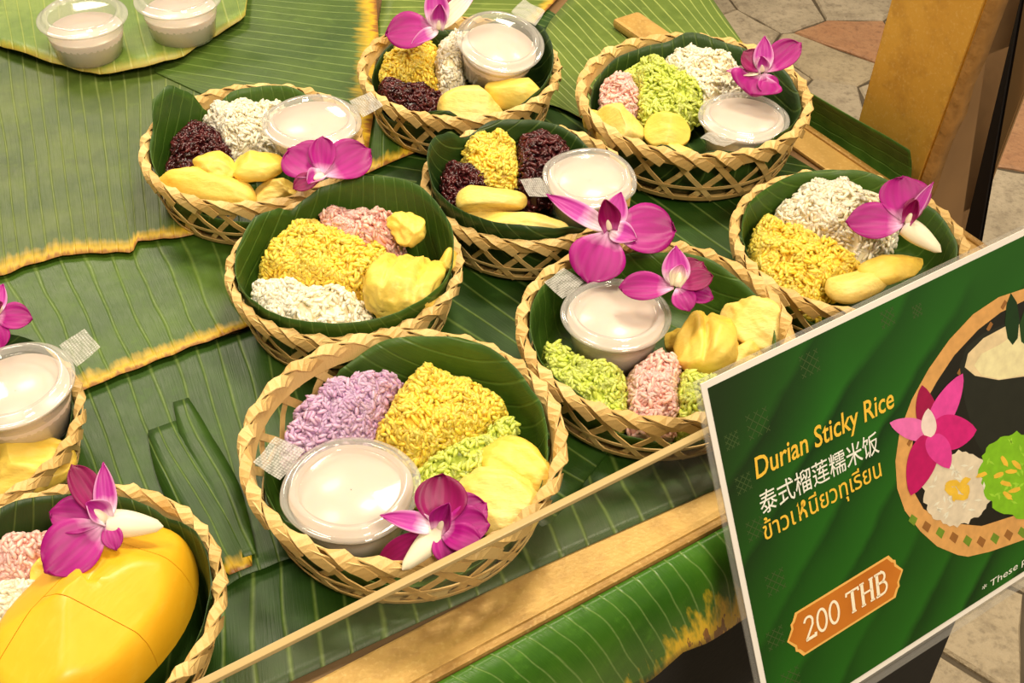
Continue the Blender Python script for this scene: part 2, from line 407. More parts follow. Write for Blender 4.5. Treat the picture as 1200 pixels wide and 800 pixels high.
# the clear acrylic guard along the front edge
PN = -.3245
top_a, top_b = onN(240, 800, PN + .002), onN(830, 509, PN + .002)
PH = (top_a.z + top_b.z) / 2 - T
guard = empty('acrylic_guard', TW(.2, PN, .0025)); tag(guard, 'low clear acrylic guard with polished pale edge standing along the front rail', 'guard')
inv = Matrix.Translation(-guard.location)
o = table_box('pane', U0, U1 - .01, PN - .0018, PN + .0018, .0025, PH - .003, MT['pane'], guard, 0); o.matrix_parent_inverse = inv
o = table_box('polished_edge', U0, U1 - .01, PN - .0021, PN + .0021, PH - .0028, PH, MT['pane_edge'], guard, .0008); o.matrix_parent_inverse = inv
# ------------------------------------------------------------------ banana leaves spread on the table
def sheet(label, mat, A, B, h, nu=40, nv=14, lift=0.0, wav=.0005, group='banana leaves spread on the table', planeA=None, name='banana_leaf', zf=None, rag=0.0):
    a = [P(*q, h) for q in A]; b = [P(*q, h) for q in B]
    L = (poly_len(a) + poly_len(b)) / 2
    v, uv = [], []
    for i in range(nu):
        t = i / (nu - 1); pa, pb = lerp_poly(a, t), lerp_poly(b, t)
        for j in range(nv):
            s = j / (nv - 1)
            p = pa.lerp(pb, s)
            z = wav * (.5 + .5 * noise.noise(p * 22)) * math.sin(math.pi * min(1, s * 1.02)) * 1.2 + lift * s ** 7
            if rag and j == nv - 1: p = p + (pb - pa).normalized() * rag * noise.noise(p * 90)
            if zf: z += zf(t, s)
            v.append(p + Vector((0, 0, max(0, z)))); uv.append((t * L, s))
    o = link(name, mesh_from(name, v, grid_faces(nu, nv), uv), mat)
    solid(o, .0004); tag(o, label, 'leaf', group); return o

sheet('deep green banana leaf lowest under the front baskets, meeting the golden front rail', MT['leaf_low'],
      [(90, 590), (250, 520), (450, 480), (700, 420), (900, 330)], [(60, 935), (340, 803), (500, 729), (660, 656), (840, 576), (1020, 500)], .0, 60, 24, zf=lambda t, s: .0030 * min(1, max(0, (s - .78) / .1)))
sheet('dark green banana leaf at the bottom of the layers beside the golden end rail', MT['leaf_low'],
      [(380, 210), (420, 100), (480, 10), (560, -60)], [(1045, 330), (1000, 232), (970, 208), (886, 158), (786, 98), (706, 50), (630, 4)], .0004, 40, 16, wav=.0002)
sheet('dark green banana leaf showing in the gap between the four middle baskets', MT['leaf_low'],
      [(330, 440), (430, 330), (500, 190), (590, 90), (640, 30)], [(640, 620), (720, 520), (860, 400), (930, 322), (972, 272)], .0013, 50, 16)
sheet('dark green banana leaf between mango basket and the basket with purple rice', MT['leaf_dark'],
      [(10, 500), (105, 432), (270, 392), (420, 350)], [(120, 790), (205, 740), (284, 676), (380, 640), (450, 580)], .0028, 50, 18, lift=.0012, rag=.002)
sheet('pale green banana leaf at the far edge between white cup and orchid topped basket', MT['leaf_pale'],
      [(400, 110), (445, 20), (455, -60)], [(580, 90), (628, 25), (690, -40)], .0026, 24, 14)
sheet('green banana leaf with yellowed tip showing between black rice basket and far basket', MT['leaf_second'],
      [(320, 90), (420, 60), (520, 40), (600, 40)], [(330, 240), (427, 207), (462, 191), (494, 178), (580, 165)], .0030, 34, 14, lift=.002)
sheet('pale ribbed banana leaf behind the green rice basket, overhanging the table end', MT['leaf_pale'],
      [(596, 120), (645, 24), (700, -40), (790, -66)], [(652, 122), (740, 172), (830, 118), (873, 54)], .0052, 44, 16, wav=.0004)
sheet('green banana leaf with a yellow brown lower edge below the largest leaf', MT['leaf_second'],
      [(-160, 320), (0, 290), (100, 275), (250, 262), (360, 250)], [(-60, 522), (100, 460), (180, 428), (272, 393), (390, 352)], .0040, 44, 16, lift=.003, rag=.002)
sheet('largest banana leaf with pale veins and a dry scalloped brown edge', MT['leaf_big'],
      [(-150, 20), (50, 40), (150, 55), (240, 70), (330, 95)], [(-110, 352), (0, 326), (75, 303), (156, 300), (163, 287), (214, 281), (330, 250)], .0048, 60, 20, lift=.003, rag=.003)
sheet('smooth banana leaf with yellow end behind the basket of black and white rice', MT['leaf_top'],
      [(245, 114), (178, 83), (225, 20), (300, -60)], [(428, 200), (446, 80), (441, 0), (436, -60)], .0058, 34, 20, lift=.0008, wav=.0002)
def plate_z(t, s): return .003 * s ** 3 + .0015 * math.sin(t * 23) * s ** 4
o = sheet('round cut banana leaf serving as a mat under two coconut cream cups', MT['leaf_plate'],
      [(-160, -110), (0, -110), (150, -110), (320, -110)], [(-110, 20), (0, 57), (55, 76), (118, 90), (172, 83), (212, 72), (238, 52), (288, 26), (292, -10)], .0098, 48, 16, zf=plate_z, group='', rag=.002)
# slit strips curling up from the dark leaf
def strip_leaf(label, pts, w0, h, mat, nv=5):
    c = [P(*q, h) for q in pts]; v, uv = [], []; n = 22
    for i in range(n):
        t = i / (n - 1); p = lerp_poly(c, t); d = (lerp_poly(c, min(1, t + .02)) - lerp_poly(c, max(0, t - .02))).normalized()
        sd = Vector((d.y, -d.x, 0)); w = w0 * (math.sin(math.pi * min(1, .12 + t * .8)) ** .7)
        for j in range(nv):
            s = j / (nv - 1) - .5
            v.append(p + sd * w * s + Vector((0, 0, .0022 * (1 - (2 * s) ** 2) * math.sin(math.pi * t) + .001 + .002 * t))); uv.append((s * w + .5, t))
    o = link('leaf_strip', mesh_from('leaf_strip', v, grid_faces(n, nv), uv), mat); solid(o, .0004)
    tag(o, label, 'leaf'); return o
strip_leaf('narrow curled strip torn from the dark leaf, beside the purple rice basket', [(212, 470), (232, 520), (262, 575), (293, 655)], .019, .0040, MT['leaf_dark'])
strip_leaf('broader strip with dry brown tip slit from the dark leaf by the mango basket', [(190, 500), (222, 560), (252, 610), (283, 672)], .034, .0038, MT['leaf_tipped'])

# the leaf bent down over the front of the table
a = [onN(q[0], q[1], -.3158) for q in ((230, 943), (500, 801), (680, 705), (855, 613), (1010, 531))]
b = [onN(q[0], q[1], -.296) for q in ((420, 1010), (600, 893), (700, 836), (742, 808), (765, 795), (800, 764), (830, 752), (868, 727), (1010, 655))]
v, uv = [], []; nu, nv = 60, 16; L = (poly_len(a) + poly_len(b)) / 2
for i in range(nu):
    t = i / (nu - 1); pa, pb = lerp_poly(a, t), lerp_poly(b, t); pa.z = T + .001
    mid = pa.lerp(pb, .35) + NN * .014; mid.z = T - .004
    for j in range(nv):
        s = j / (nv - 1); p = pa * (1 - s) ** 2 + mid * 2 * s * (1 - s) + pb * s * s
        v.append(p + NN * (.0012 * noise.noise(p * 30) * s)); uv.append((t * L, s))
o = link('banana_leaf', mesh_from('banana_leaf', v, grid_faces(nu, nv), uv), MT['leaf_front']); solid(o, .0005)
tag(o, 'glossy ribbed banana leaf with a yellow streaked hem hanging over the table front', 'leaf', 'banana leaves spread on the table')
# a folded leaf along the outside of the end rail
a = [onU(*q, .6805) for q in ((905, 82), (945, 106), (1000, 138), (1040, 160), (1066, 176))]
b = [P(*q, .003) for q in ((900, 120), (935, 144), (985, 176), (1020, 198), (1060, 222))]
v, uv = [], []; nu, nv = 40, 12
for i in range(nu):
    t = i / (nu - 1); pa, pb = lerp_poly(a, t), lerp_poly(b, t); pb = pb - U * (pb.dot(U) - .6775)
    pb.z = T - .012
    for j in range(nv):
        s = j / (nv - 1); p = pa.lerp(pb, s) + U * (.0055 * math.sin(math.pi * s) + .0008 * math.sin(t * 40) * s); v.append(p); uv.append((s * .06, t))
o = link('banana_leaf', mesh_from('banana_leaf', v, grid_faces(nu, nv), uv), MT['leaf_liner']); solid(o, .0006)
tag(o, 'stiff folded banana leaf standing along the end rail beside the golden post', 'leaf', 'banana leaves spread on the table')
# ------------------------------------------------------------------ woven bamboo baskets
BH = .042                                      # height of a basket of 8 cm radius
def wall_r(z): return .0655 + .0115 * max(0, z / BH) ** .8
def ribbon(path, width_dir, w, th):
    """flat strip of thickness th through points; width_dir gives the side vector at each point"""
    v, uv = [], []; n = len(path)
    for i, p in enumerate(path):
        d = (path[min(n - 1, i + 1)] - path[max(0, i - 1)]).normalized()
        nrm = width_dir[i]; sd = d.cross(nrm).normalized() * w / 2
        k = (i % 2) * .0
        for q in ((1, .5), (-1, .5), (-1, -.5), (1, -.5)):
            v.append(p + sd * q[0] + nrm * th * q[1]); uv.append((.5 + q[0] * .5, i / (n - 1)))
    f = []
    for i in range(n - 1):
        for k in range(4): f.append((i * 4 + k, i * 4 + (k + 1) % 4, i * 4 + 4 + (k + 1) % 4, i * 4 + 4 + k))
    f += [(3, 2, 1, 0), tuple(range((n - 1) * 4, n * 4))]
    return v, f, uv
def diag_mesh(sgn, off, w, adv):
    path, nr = [], []
    for i in range(8):
        t = i / 7; z = .0005 + t * (BH - .004); a = sgn * R(adv) * (t - .5); r = wall_r(z) + off + .0004 * math.sin(t * 14)
        path.append(Vector((r * math.cos(a), r * math.sin(a), z))); nr.append(Vector((math.cos(a), math.sin(a), -.25)).normalized())
    return mesh_from('strip', *ribbon(path, nr, w, .0007), smooth=False, mats=[MT['straw']])
def hoop_mesh(name, z0, z1, off, th=.0008, n=64):
    prof = [(wall_r(z0) + off, z0), (wall_r(z1) + off, z1), (wall_r(z1) + off + th, z1), (wall_r(z0) + off + th, z0), (wall_r(z0) + off, z0)]
    v, f, uv = lathe(prof, n); uv = [(j * 1.0 / 4, i) for i, j in ((k // 5, k % 5) for k in range(len(v)))]
    return mesh_from(name, v, f, uv, smooth=False, mats=[MT['straw']])
def lash_mesh(adv, w, seed, n_out=.0792):
    rr = random.Random(seed); path, nr = [], []
    prof = [(.0742, BH - .0090, -1, 0), (.0741, BH - .004, -1, .1), (.0750, BH - .0002, -.7, .7), (.0767, BH + .0012, 0, 1), (.0783, BH - .0002, .7, .7), (.0792, BH - .004, 1, .1), (.0786, BH - .0090, 1, -.1)]
    NP = 13
    for i in range(NP):
        q = i / (NP - 1) * 6; i0 = min(5, int(q)); k = q - i0
        r, z, nx, nz = [A + (B - A) * k for A, B in zip(prof[i0], prof[i0 + 1])]
        a = R(adv) * (i / (NP - 1) - .5); z += .0005 * math.sin(i * 1.1 + seed)
        path.append(Vector((r * math.cos(a), r * math.sin(a), z))); nr.append(Vector((nx * math.cos(a), nx * math.sin(a), nz)).normalized())
    return mesh_from('lashing', *ribbon(path, nr, w, .0008), smooth=False, mats=[MT['straw']])
DIAG = [[diag_mesh(s, o, w, 24) for w in (.0040, .0046, .0034)] for s, o in ((1, .0001), (-1, .0012))]
LASH = [lash_mesh(a, w, i) for i, (a, w) in enumerate(((26, .0068), (31, .0060), (23, .0072), (28, .0064), (34, .0056)))]
HOOPS = [('lower_hoop', hoop_mesh('lower_hoop', .0005, .0040, .0010)), ('middle_hoop', hoop_mesh('middle_hoop', .0115, .0138, .0007)),
         ('rim_band', hoop_mesh('rim_band', BH - .0085, BH, .0012, .0009)), ('inner_rim_band', hoop_mesh('inner_rim_band', BH - .0095, BH, -.0022, .0009))]
bv = [(0, 0, .0008)] + [(.066 * math.cos(R(i * 7.5)), .066 * math.sin(R(i * 7.5)), .0008) for i in range(48)]
BASE = mesh_from('base', bv, [(0, i + 1, (i + 1) % 48 + 1) for i in range(48)], smooth=False, mats=[MT['straw']])
ND, NL = 18, 26
BASK = {}
def basket(key, x, y, r, label, zb=.006, tilt=(0, 0)):
    rr = random.Random(key)
    e = empty('woven_basket', (x, y, T + zb), (tilt[0], tilt[1], rr.uniform(0, 6)), r / .08)
    tag(e, label, 'basket', 'round bamboo baskets of dessert')
    link('base', BASE, None, e)
    for nm, me in HOOPS: link(nm, me, None, e)
    for s in (0, 1):
        for i in range(ND): link('strip', rr.choice(DIAG[s]), None, e, rot=(0, 0, 2 * math.pi * (i + .5 * s + rr.uniform(-.08, .08)) / ND))
    for i in range(NL): link('lashing', rr.choice(LASH), None, e, rot=(0, 0, 2 * math.pi * (i + rr.uniform(-.1, .1)) / NL))
    BASK[key] = (Vector((x, y, T + zb)), r / .08, e)
def liner(key, hs, label, mat='leaf_liner', vein=30, seed=0, name='leaf_liner'):
    """leaf pressed into a basket; hs = [(direction in degrees, height of its edge in mm)] going round (0 right, 90 away, 180 left, 270 near)"""
    c, s, e = BASK[key]; n = 96; hs = sorted(hs); v, uv = [], []
    def edge(d):
        q = hs + [(hs[0][0] + 360, hs[0][1])]
        if d < q[0][0]: d += 360
        for (a, h1), (b, h2) in zip(q, q[1:]):
            if a <= d <= b:
                k = (d - a) / max(1e-6, b - a); k = k * k * (3 - 2 * k); return h1 + (h2 - h1) * k
        return q[0][1]
    rings = 11; va = R(vein)
    for i in range(n):
        d = 360 * i / n; a = R(d); h = (edge(d) + 1.1 * noise.noise(Vector((math.cos(a) * 5, math.sin(a) * 5, seed)))) / 1000 / s
        for j in range(rings):
            if j < 4: r = .0625 * (j + .02) / 3.0; r = min(r, .0625); z = .0022; rho = r
            else:
                t = (j - 3) / (rings - 4); z = .0022 + (max(h, .006) - .0022) * t; rho = .0635 + z
                r = wall_r(z) - .0020 - .0024 * min(1, max(0, (z - .020) / .010)) if z < BH else wall_r(BH) - .0044 + (z - BH) * .12
                r -= .0011 * (.5 + .5 * noise.noise(Vector((math.cos(a) * 7, math.sin(a) * 7, z * 60 + seed))))
                r = max(r, .0622)
            v.append((r * math.cos(a), r * math.sin(a), z)); uv.append((rho * math.cos(a - va) + .2, .5 + rho * math.sin(a - va) * 4))
    f = grid_faces(n, rings, True)
    o = link(name, mesh_from(name, v, f, uv), MT[mat]); o.location = c + Vector((0, 0, .0001)); o.scale = (s,) * 3
    solid(o, .0004); tag(o, label, 'leaf', 'leaf liners inside the baskets'); return o

basket('B8', -.057, .475, .0882, 'largest woven basket beside the front rail, holding purple rice')
basket('B6', .085, .574, .0828, 'woven basket tucked behind the corner of the green sign')
basket('B5', -.106, .632, .0748, 'woven basket without cup or flower, holding yellow, pink and white rice')
basket('B4', .008, .7275, .0728, 'woven basket in the middle holding yellow rice between black rice heaps')
basket('B3', .132, .834, .0878, 'woven basket at the table end holding pink, green and white rice')
basket('B2', -.044, .874, .0785, 'woven basket at the far edge with tilted cup and yellow rice')
basket('B1', -.186, .764, .0785, 'woven basket on the largest leaf with black and white rice side by side')
basket('B7', .218, .666, .0772, 'woven basket above the top edge of the green sign')
basket('B10', -.212, .368, .0769, 'woven basket holding the carved yellow mango')
basket('B9', -.307, .488, .0714, 'woven basket cut by the picture edge, holding a cup behind the mango')

liner('B8', [(0, 38), (25, 46), (60, 52), (100, 47), (122, 36), (135, 12), (170, 12), (185, 26), (215, 34), (240, 26), (280, 14), (320, 24)], 'banana leaf lining the basket with purple rice, bare weave on one side', vein=70, seed=1)
liner('B6', [(0, 36), (40, 40), (60, 44), (90, 40), (120, 38), (150, 44), (180, 44), (205, 38), (230, 42), (250, 20), (290, 14), (330, 22)], 'banana leaf lining the basket behind the sign corner, ribs showing by the cup', vein=55, seed=2)
liner('B5', [(0, 48), (25, 55), (55, 61), (85, 58), (108, 51), (120, 45), (128, 40), (136, 46), (150, 50), (175, 46), (200, 44), (230, 47), (270, 49), (310, 49), (340, 47)], 'tall ribbed banana leaf rising above the rim behind pink rice', vein=170, seed=3)
liner('B4', [(0, 30), (40, 34), (75, 44), (110, 46), (132, 40), (146, 52), (165, 58), (185, 56), (205, 50), (240, 50), (270, 50), (290, 46), (315, 34)], 'banana leaf lining the basket of black rice, curled over its rim', mat='leaf_liner_dark', vein=120, seed=4)
liner('B3', [(0, 44), (30, 46), (60, 47), (88, 52), (100, 44), (130, 42), (160, 36), (200, 30), (235, 34), (250, 48), (262, 40), (275, 47), (290, 44), (315, 47), (340, 46)], 'dark banana leaf folded around green and pink rice at the table end', mat='leaf_liner_dark', vein=20, seed=5)
liner('B2', [(0, 50), (30, 56), (55, 50), (90, 34), (130, 38), (180, 30), (220, 20), (265, 46), (280, 30), (330, 44)], 'dark banana leaf lining the far basket behind the tilted cup', mat='leaf_liner_dark', vein=60, seed=6)
liner('B1', [(0, 30), (45, 34), (80, 45), (110, 42), (128, 30), (138, 52), (150, 64), (165, 62), (176, 44), (210, 36), (240, 24), (300, 20)], 'banana leaf with a rounded flap standing beside the black rice', vein=10, seed=7)
liner('B7', [(0, 40), (40, 42), (70, 47), (110, 45), (140, 42), (180, 40), (215, 26), (260, 16), (320, 24)], 'banana leaf lining the basket above the sign, behind white rice', vein=95, seed=8)
liner('B10', [(0, 42), (30, 45), (60, 36), (90, 40), (130, 46), (170, 44), (220, 20), (300, 14), (340, 34)], 'dark banana leaf lining the basket around the mango', mat='leaf_liner_dark', vein=5, seed=9)
liner('B9', [(0, 34), (30, 40), (60, 47), (110, 46), (170, 40), (230, 20), (300, 14), (340, 24)], 'dark banana leaf lining the basket that the picture edge cuts', mat='leaf_liner_dark', vein=100, seed=10)
# ------------------------------------------------------------------ what lies in the baskets: rice, durian, cups
def grain_template():
    v = [(-1, 0, 0)]; 
    for x, r in ((-.62, .80), (.0, 1.0), (.62, .80)):
        for k in range(5): v.append((x, r * math.cos(2 * math.pi * k / 5), r * math.sin(2 * math.pi * k / 5)))
    v.append((1, 0, 0)); f = [(0, 1 + (k + 1) % 5, 1 + k) for k in range(5)]
    for q in range(2):
        for k in range(5): a = 1 + q * 5; f.append((a + k, a + (k + 1) % 5, a + 5 + (k + 1) % 5, a + 5 + k))
    f += [(11 + k, 11 + (k + 1) % 5, 16) for k in range(5)]
    return np.array(v), f
GV, GF = grain_template()
ITEMS = {k: [] for k in BASK}
class It: pass
def item(key, kind, px, py, h, a, b, yaw):
    it = It(); it.kind = kind; it.c = P(px, py, h); it.a, it.b, it.yaw = a / 1000, b / 1000, R(yaw); ITEMS[key].append(it); return it
def metric(it, x, y):
    dx, dy = x - it.c.x, y - it.c.y; c, s = math.cos(it.yaw), math.sin(it.yaw)
    return math.hypot((dx * c + dy * s) / it.a, (-dx * s + dy * c) / it.b)
RICE = []
def rice(key, kind, px, py, a, b, yaw, hgt, label, gl=7.2, hc=.025):
    it = item(key, 'rice', px, py, hc, a * 1.22, b * 1.22, yaw); RICE.append((key, kind, it, hgt * .84 / 1000, label, gl / 1000))
def build_rice(key, kind, it, hgt, label, gl):
    bc, bs, _ = BASK[key]; z0 = bc.z + .0032 * bs; nphi, nr = 40, 8; lim = .0612 * bs
    off_ = Vector((it.c.x - bc.x, it.c.y - bc.y))
    if off_.length > lim * .76: off_ *= lim * .76 / off_.length; it.c.x, it.c.y = bc.x + off_.x, bc.y + off_.y
    x0, y0 = it.c.x, it.c.y
    Rr = []
    for i in range(nphi):
        a = 2 * math.pi * i / nphi; r = 0.002
        while r < .07:
            x, y = x0 + r * math.cos(a), y0 + r * math.sin(a); m = metric(it, x, y)
            if m > 1 or math.hypot(x - bc.x, y - bc.y) > lim: break
            if any((metric(o, x, y) < m if o.kind == 'rice' else metric(o, x, y) < 1.0) for o in ITEMS[key] if o is not it): break
            r += .0008
        Rr.append(max(.003, r - .0004))
    Rr = np.array(Rr); Rr = np.minimum(Rr, (np.roll(Rr, 1) + np.roll(Rr, -1)) / 2 + .003)
    sd = sum(map(ord, label)) % 97
    def dome(ph, q, sink=0.0):
        fi = ph / (2 * math.pi) * nphi; i = int(fi) % nphi; k = fi - int(fi)
        rr = Rr[i] * (1 - k) + Rr[(i + 1) % nphi] * k
        x, y = x0 + q * rr * math.cos(ph), y0 + q * rr * math.sin(ph)
        lump = noise.noise(Vector((x * 60, y * 60, sd))) * .0085 + noise.noise(Vector((x * 150, y * 150, sd + 5))) * .0042
        env = max(0, 1 - q ** 3.8) ** .55; z = env * (hgt + lump); k = 1 + .15 * z / (.042 * bs)
        return Vector((bc.x + (x - bc.x) * k, bc.y + (y - bc.y) * k, z0 + z * (1 - sink) - .0))
    verts = [tuple(dome(0, 0, .05))]; faces = []
    for i in range(nphi):
        for j in range(nr): verts.append(tuple(dome(2 * math.pi * i / nphi, ((j + 1) / nr) ** .8 * .97, .05)))
    for i in range(nphi):
        a, b = 1 + i * nr, 1 + ((i + 1) % nphi) * nr
        faces.append((0, a, b))
        for j in range(nr - 1): faces.append((a + j, a + j + 1, b + j + 1, b + j))
    tone = [.75] * len(verts)
    area = .5 * float(np.sum(Rr * np.roll(Rr, -1))) * math.sin(2 * math.pi / nphi) + float(np.sum(Rr)) * 2 * math.pi / nphi * hgt * .7
    n = int(area / 3.9e-6)
    rg = np.random.default_rng(sd + 3)
    for g in range(n):
        ph = rg.uniform(0, 2 * math.pi); q = math.sqrt(rg.uniform(0, .985)) if rg.random() < .7 else rg.uniform(.7, .985)
        p = dome(ph, q); p1 = dome(ph + .08, q); p2 = dome(ph, max(0, q - .06))
        t1 = (p1 - p); t2 = (p2 - p)
        nrm = t1.cross(t2) if q > .07 else Vector((0, 0, 1))
        if nrm.length < 1e-12: nrm = Vector((0, 0, 1))
        nrm.normalize()
        if nrm.z < 0: nrm = -nrm
        tv = Vector((rg.normal(), rg.normal(), rg.normal())); tv -= nrm * tv.dot(nrm); tv.normalize()
        ax = (tv + nrm * rg.normal(0, .22)).normalized(); ay = nrm.cross(ax).normalized(); az = ax.cross(ay)
        k = rg.uniform(.82, 1.15); hl, hr = gl / 2 * k, gl * .180 * rg.uniform(.9, 1.12)
        p = p + nrm * (hr * rg.uniform(-.9, 1.2))
        Mx = np.array([[ax.x * hl, ay.x * hr, az.x * hr], [ax.y * hl, ay.y * hr, az.y * hr], [ax.z * hl, ay.z * hr, az.z * hr]])
        w = GV @ Mx.T + np.array(p); w[:, 2] = np.maximum(w[:, 2], z0 + .0002)
        dx, dy = w[:, 0] - bc.x, w[:, 1] - bc.y; rw = np.hypot(dx, dy); mx = (.0655 + .0115 * np.clip((w[:, 2] - bc.z) / bs / BH, 0, 1.4) ** .8 - .0062) * bs
        ee = float(np.max(rw - mx))
        if ee > 0: gx, gy = p.x - bc.x, p.y - bc.y; gl_ = math.hypot(gx, gy); w[:, 0] -= gx / gl_ * ee; w[:, 1] -= gy / gl_ * ee
        off = len(verts); verts.extend(map(tuple, w)); faces.extend(tuple(off + q2 for q2 in f) for f in GF)
        tone.extend([float(rg.random())] * len(GV))
    me = mesh_from('sticky_rice', verts, faces)
    at = me.attributes.new('tone', 'FLOAT', 'POINT'); at.data.foreach_set('value', np.array(tone, dtype=np.float32))
    o = link('sticky_rice', me, MT['rice_' + kind]); tag(o, label, 'rice', 'heaps of sticky rice', 'stuff'); return o

def blob(name, c, L, W, H, yaw, pitch=0, roll=0, seed=0, mat=None, bend=.12, side=0., taper=.15, cuts=(), wr=.0017, ridges=(), groove=0., ex=.82, facets=3, nu=56, nv=36):
    """organic lobe: superellipsoid, tapered, bent, cut flat and wrinkled"""
    rc = random.Random(seed * 17 + 3); cuts = list(cuts)
    for _ in range(facets):
        a_, e_ = rc.uniform(0, 6.28), rc.uniform(.25, 1.1); cuts.append((math.cos(a_) * math.cos(e_), math.sin(a_) * math.cos(e_), math.sin(e_), rc.uniform(.52, .74)))
    v, uv = [], []; L, W, H = L / 2000, W / 2000, H / 2000; ps = lambda q, e: math.copysign(abs(q) ** e, q)
    for i in range(nu):
        a = 2 * math.pi * i / nu
        for j in range(nv):
            b = math.pi * j / (nv - 1); x = -math.cos(b); rr = math.sin(b)
            y, z = rr * math.cos(a), rr * math.sin(a)
            x, y, z = ps(x, ex), ps(y, ex + .1), ps(z, ex + .1)
            y *= 1 - taper * x; z *= 1 - taper * x * .6
            if groove and z > 0: z -= groove * math.exp(-(y / .16) ** 2) * rr
            z -= bend * x * x; y += side * x * x
            for nx, ny, nz, d in cuts:
                dt = x * nx + y * ny + z * nz - d
                if dt > 0: x -= nx * dt * .94; y -= ny * dt * .94; z -= nz * dt * .94
            for y_, dp in ridges:
                if z > -.2: z -= dp * math.exp(-((y - y_ - .12 * math.sin(x * 2.2)) / .08) ** 2) * rr ** .6
            p = Vector((x * L, y * W, z * H)); dr = Vector((x, y, z)).normalized()
            nz_ = noise.noise(Vector((p.x * 55, p.y * 130, p.z * 130 + seed * 7.3))) + .6 * noise.noise(Vector((p.x * 120, p.y * 260, p.z * 260 + seed * 3.1)))
            nz_ += .8 * abs(noise.noise(Vector((p.x * 40, p.y * 300, p.z * 200 + seed)))) - .3 + .5 * noise.noise(p * 28 + Vector((seed, 0, 0)))
            p += dr * nz_ * wr * (rr ** .5)
            v.append(p); uv.append((i / nu, j / (nv - 1)))
    Rm = Matrix.Rotation(R(yaw), 3, 'Z') @ Matrix.Rotation(R(-pitch), 3, 'Y') @ Matrix.Rotation(R(roll), 3, 'X')
    v = [Rm @ p for p in v]
    o = link(name, mesh_from(name, v, grid_faces(nu, nv, True), uv), mat); o.location = c
    bm = bmesh.new(); bm.from_mesh(o.data); bmesh.ops.remove_doubles(bm, verts=bm.verts[:], dist=1e-6); bmesh.ops.recalc_face_normals(bm, faces=bm.faces[:]); bm.to_mesh(o.data); bm.free()
    return o
NB = [0]
def durian(key, px, py, h, L, W, H, yaw, label, pale=False, obst=True, **k):
    NB[0] += 1
    if obst: item(key, 'durian', px, py, h, L / 2 * .94, W / 2 * .94, yaw)
    o = blob('durian_piece', P(px, py, h), L, W, H, yaw, seed=NB[0], mat=MT['durian_pale' if pale else 'durian'], **k)
    tag(o, label, 'durian', 'pieces of durian flesh'); return o

# --- coconut cream cups
def tab_mat():
    m = Mat('dotted_tab'); tc = m.n('TexCoord'); vo = m.n('TexVoronoi', Vector=tc.outputs['Object'], Scale=620.0, Randomness=.15)
    b = m.bump(vo.outputs[0], 1.0, .0009)
    g = m.n('BsdfPrincipled', Base_Color=srgb(206, 204, 196), Roughness=.22, Normal=b, Specular_IOR_Level=.8)
    t = m.n('BsdfTransparent', Color=(.95, .95, .93, 1))
    x = m.n('MixShader', i0=m.n('MapRange', i0=vo.outputs[0], i1=.1, i2=.7, i3=.85, i4=.35).outputs[0], i1=t, i2=g)
    m.nt.links.new(x.outputs[0], m.out.inputs[0]); return m.m
MT['tab'] = tab_mat()
def flute(v):
    return [(x * (1 + .010 * math.cos(34 * math.atan2(y, x)) * max(0, 1 - z / .022)), y * (1 + .010 * math.cos(34 * math.atan2(y, x)) * max(0, 1 - z / .022)), z) for x, y, z in v]
def cup_meshes(fill, sq):
    v, f, uv = lathe([(.0005, .0004), (.0235, .0004), (.0252, .0012), (.0285, .0205), (.0290, .0215), (.0316, .0300), (.0330, .0305), (.0333, .0318)], 102, sq)
    body = mesh_from('cup_body', flute(v), f, uv, mats=[MT['clear']])
    zt = .0045 + .0283 * fill; rt = .0247 + (.0312 - .0247) * min(1, zt / .030)
    v, f, uv = lathe([(.0003, .0010), (.0228, .0010), (.0243, .0020), (rt * .985, zt - .0008), (rt * .97, zt), (.0003, zt - .0002)], 60, sq)
    cream = mesh_from('coconut_cream', v, f, uv, mats=[MT['cream']])
    v, f, uv = lathe([(.0003, .0336), (.0245, .0336), (.0258, .0342), (.0263, .0366), (.0275, .0374), (.0292, .0374), (.0303, .0366), (.0308, .0338), (.0328, .0334), (.0345, .0332), (.0348, .0322), (.0340, .0312), (.0334, .0312)], 80, sq)
    lid = mesh_from('lid', v, f, uv, mats=[MT['clear_lid'], MT['lid_rim']], midx=[1 if q % 12 >= 2 else 0 for q in range(len(f))])
    return body, cream, lid
v, uv = [], []
for i in range(9):
    for j in range(7):
        x, y = .0338 + .0165 * i / 8, (j / 6 - .5) * (.023 - .003 * (i / 8) ** 2); v.append((x, y, .0330 + .22 * (x - .0338) + .0006 * math.sin(j * 1.3))); uv.append((i / 8, j / 6))
TAB = mesh_from('hinge_tab', v, grid_faces(9, 7), uv, mats=[MT['tab']])
def cup(key, px, py, hl, rl, tabyaw, label, fill=.86, tilt=0, tiltdir=0, sq=.012, zbase=None):
    """px, py: middle of the lid in the photo; hl: height of the lid; rl: radius of the lid in mm"""
    k = rl / 34.8; c = P(px, py, hl)
    if key: item(key, 'cup', px, py, hl, 30.5 * k, 30.5 * k, 0)
    ax = Vector((-math.sin(R(tiltdir)), math.cos(R(tiltdir)), 0)); q = Matrix.Rotation(R(tilt), 3, ax)
    e = empty('sauce_cup', c - q @ Vector((0, 0, .034 * k)), (0, 0, 0), k)
    e.rotation_euler = (q @ Matrix.Rotation(R(tabyaw), 3, 'Z')).to_euler()
    tag(e, label, 'cup', 'lidded cups of coconut cream')
    b, cr, l = cup_meshes(fill, sq); link('cup_body', b, None, e); link('coconut_cream', cr, None, e)
    lo = link('lid', l, None, e); link('hinge_tab', TAB, None, lo); 
    return e

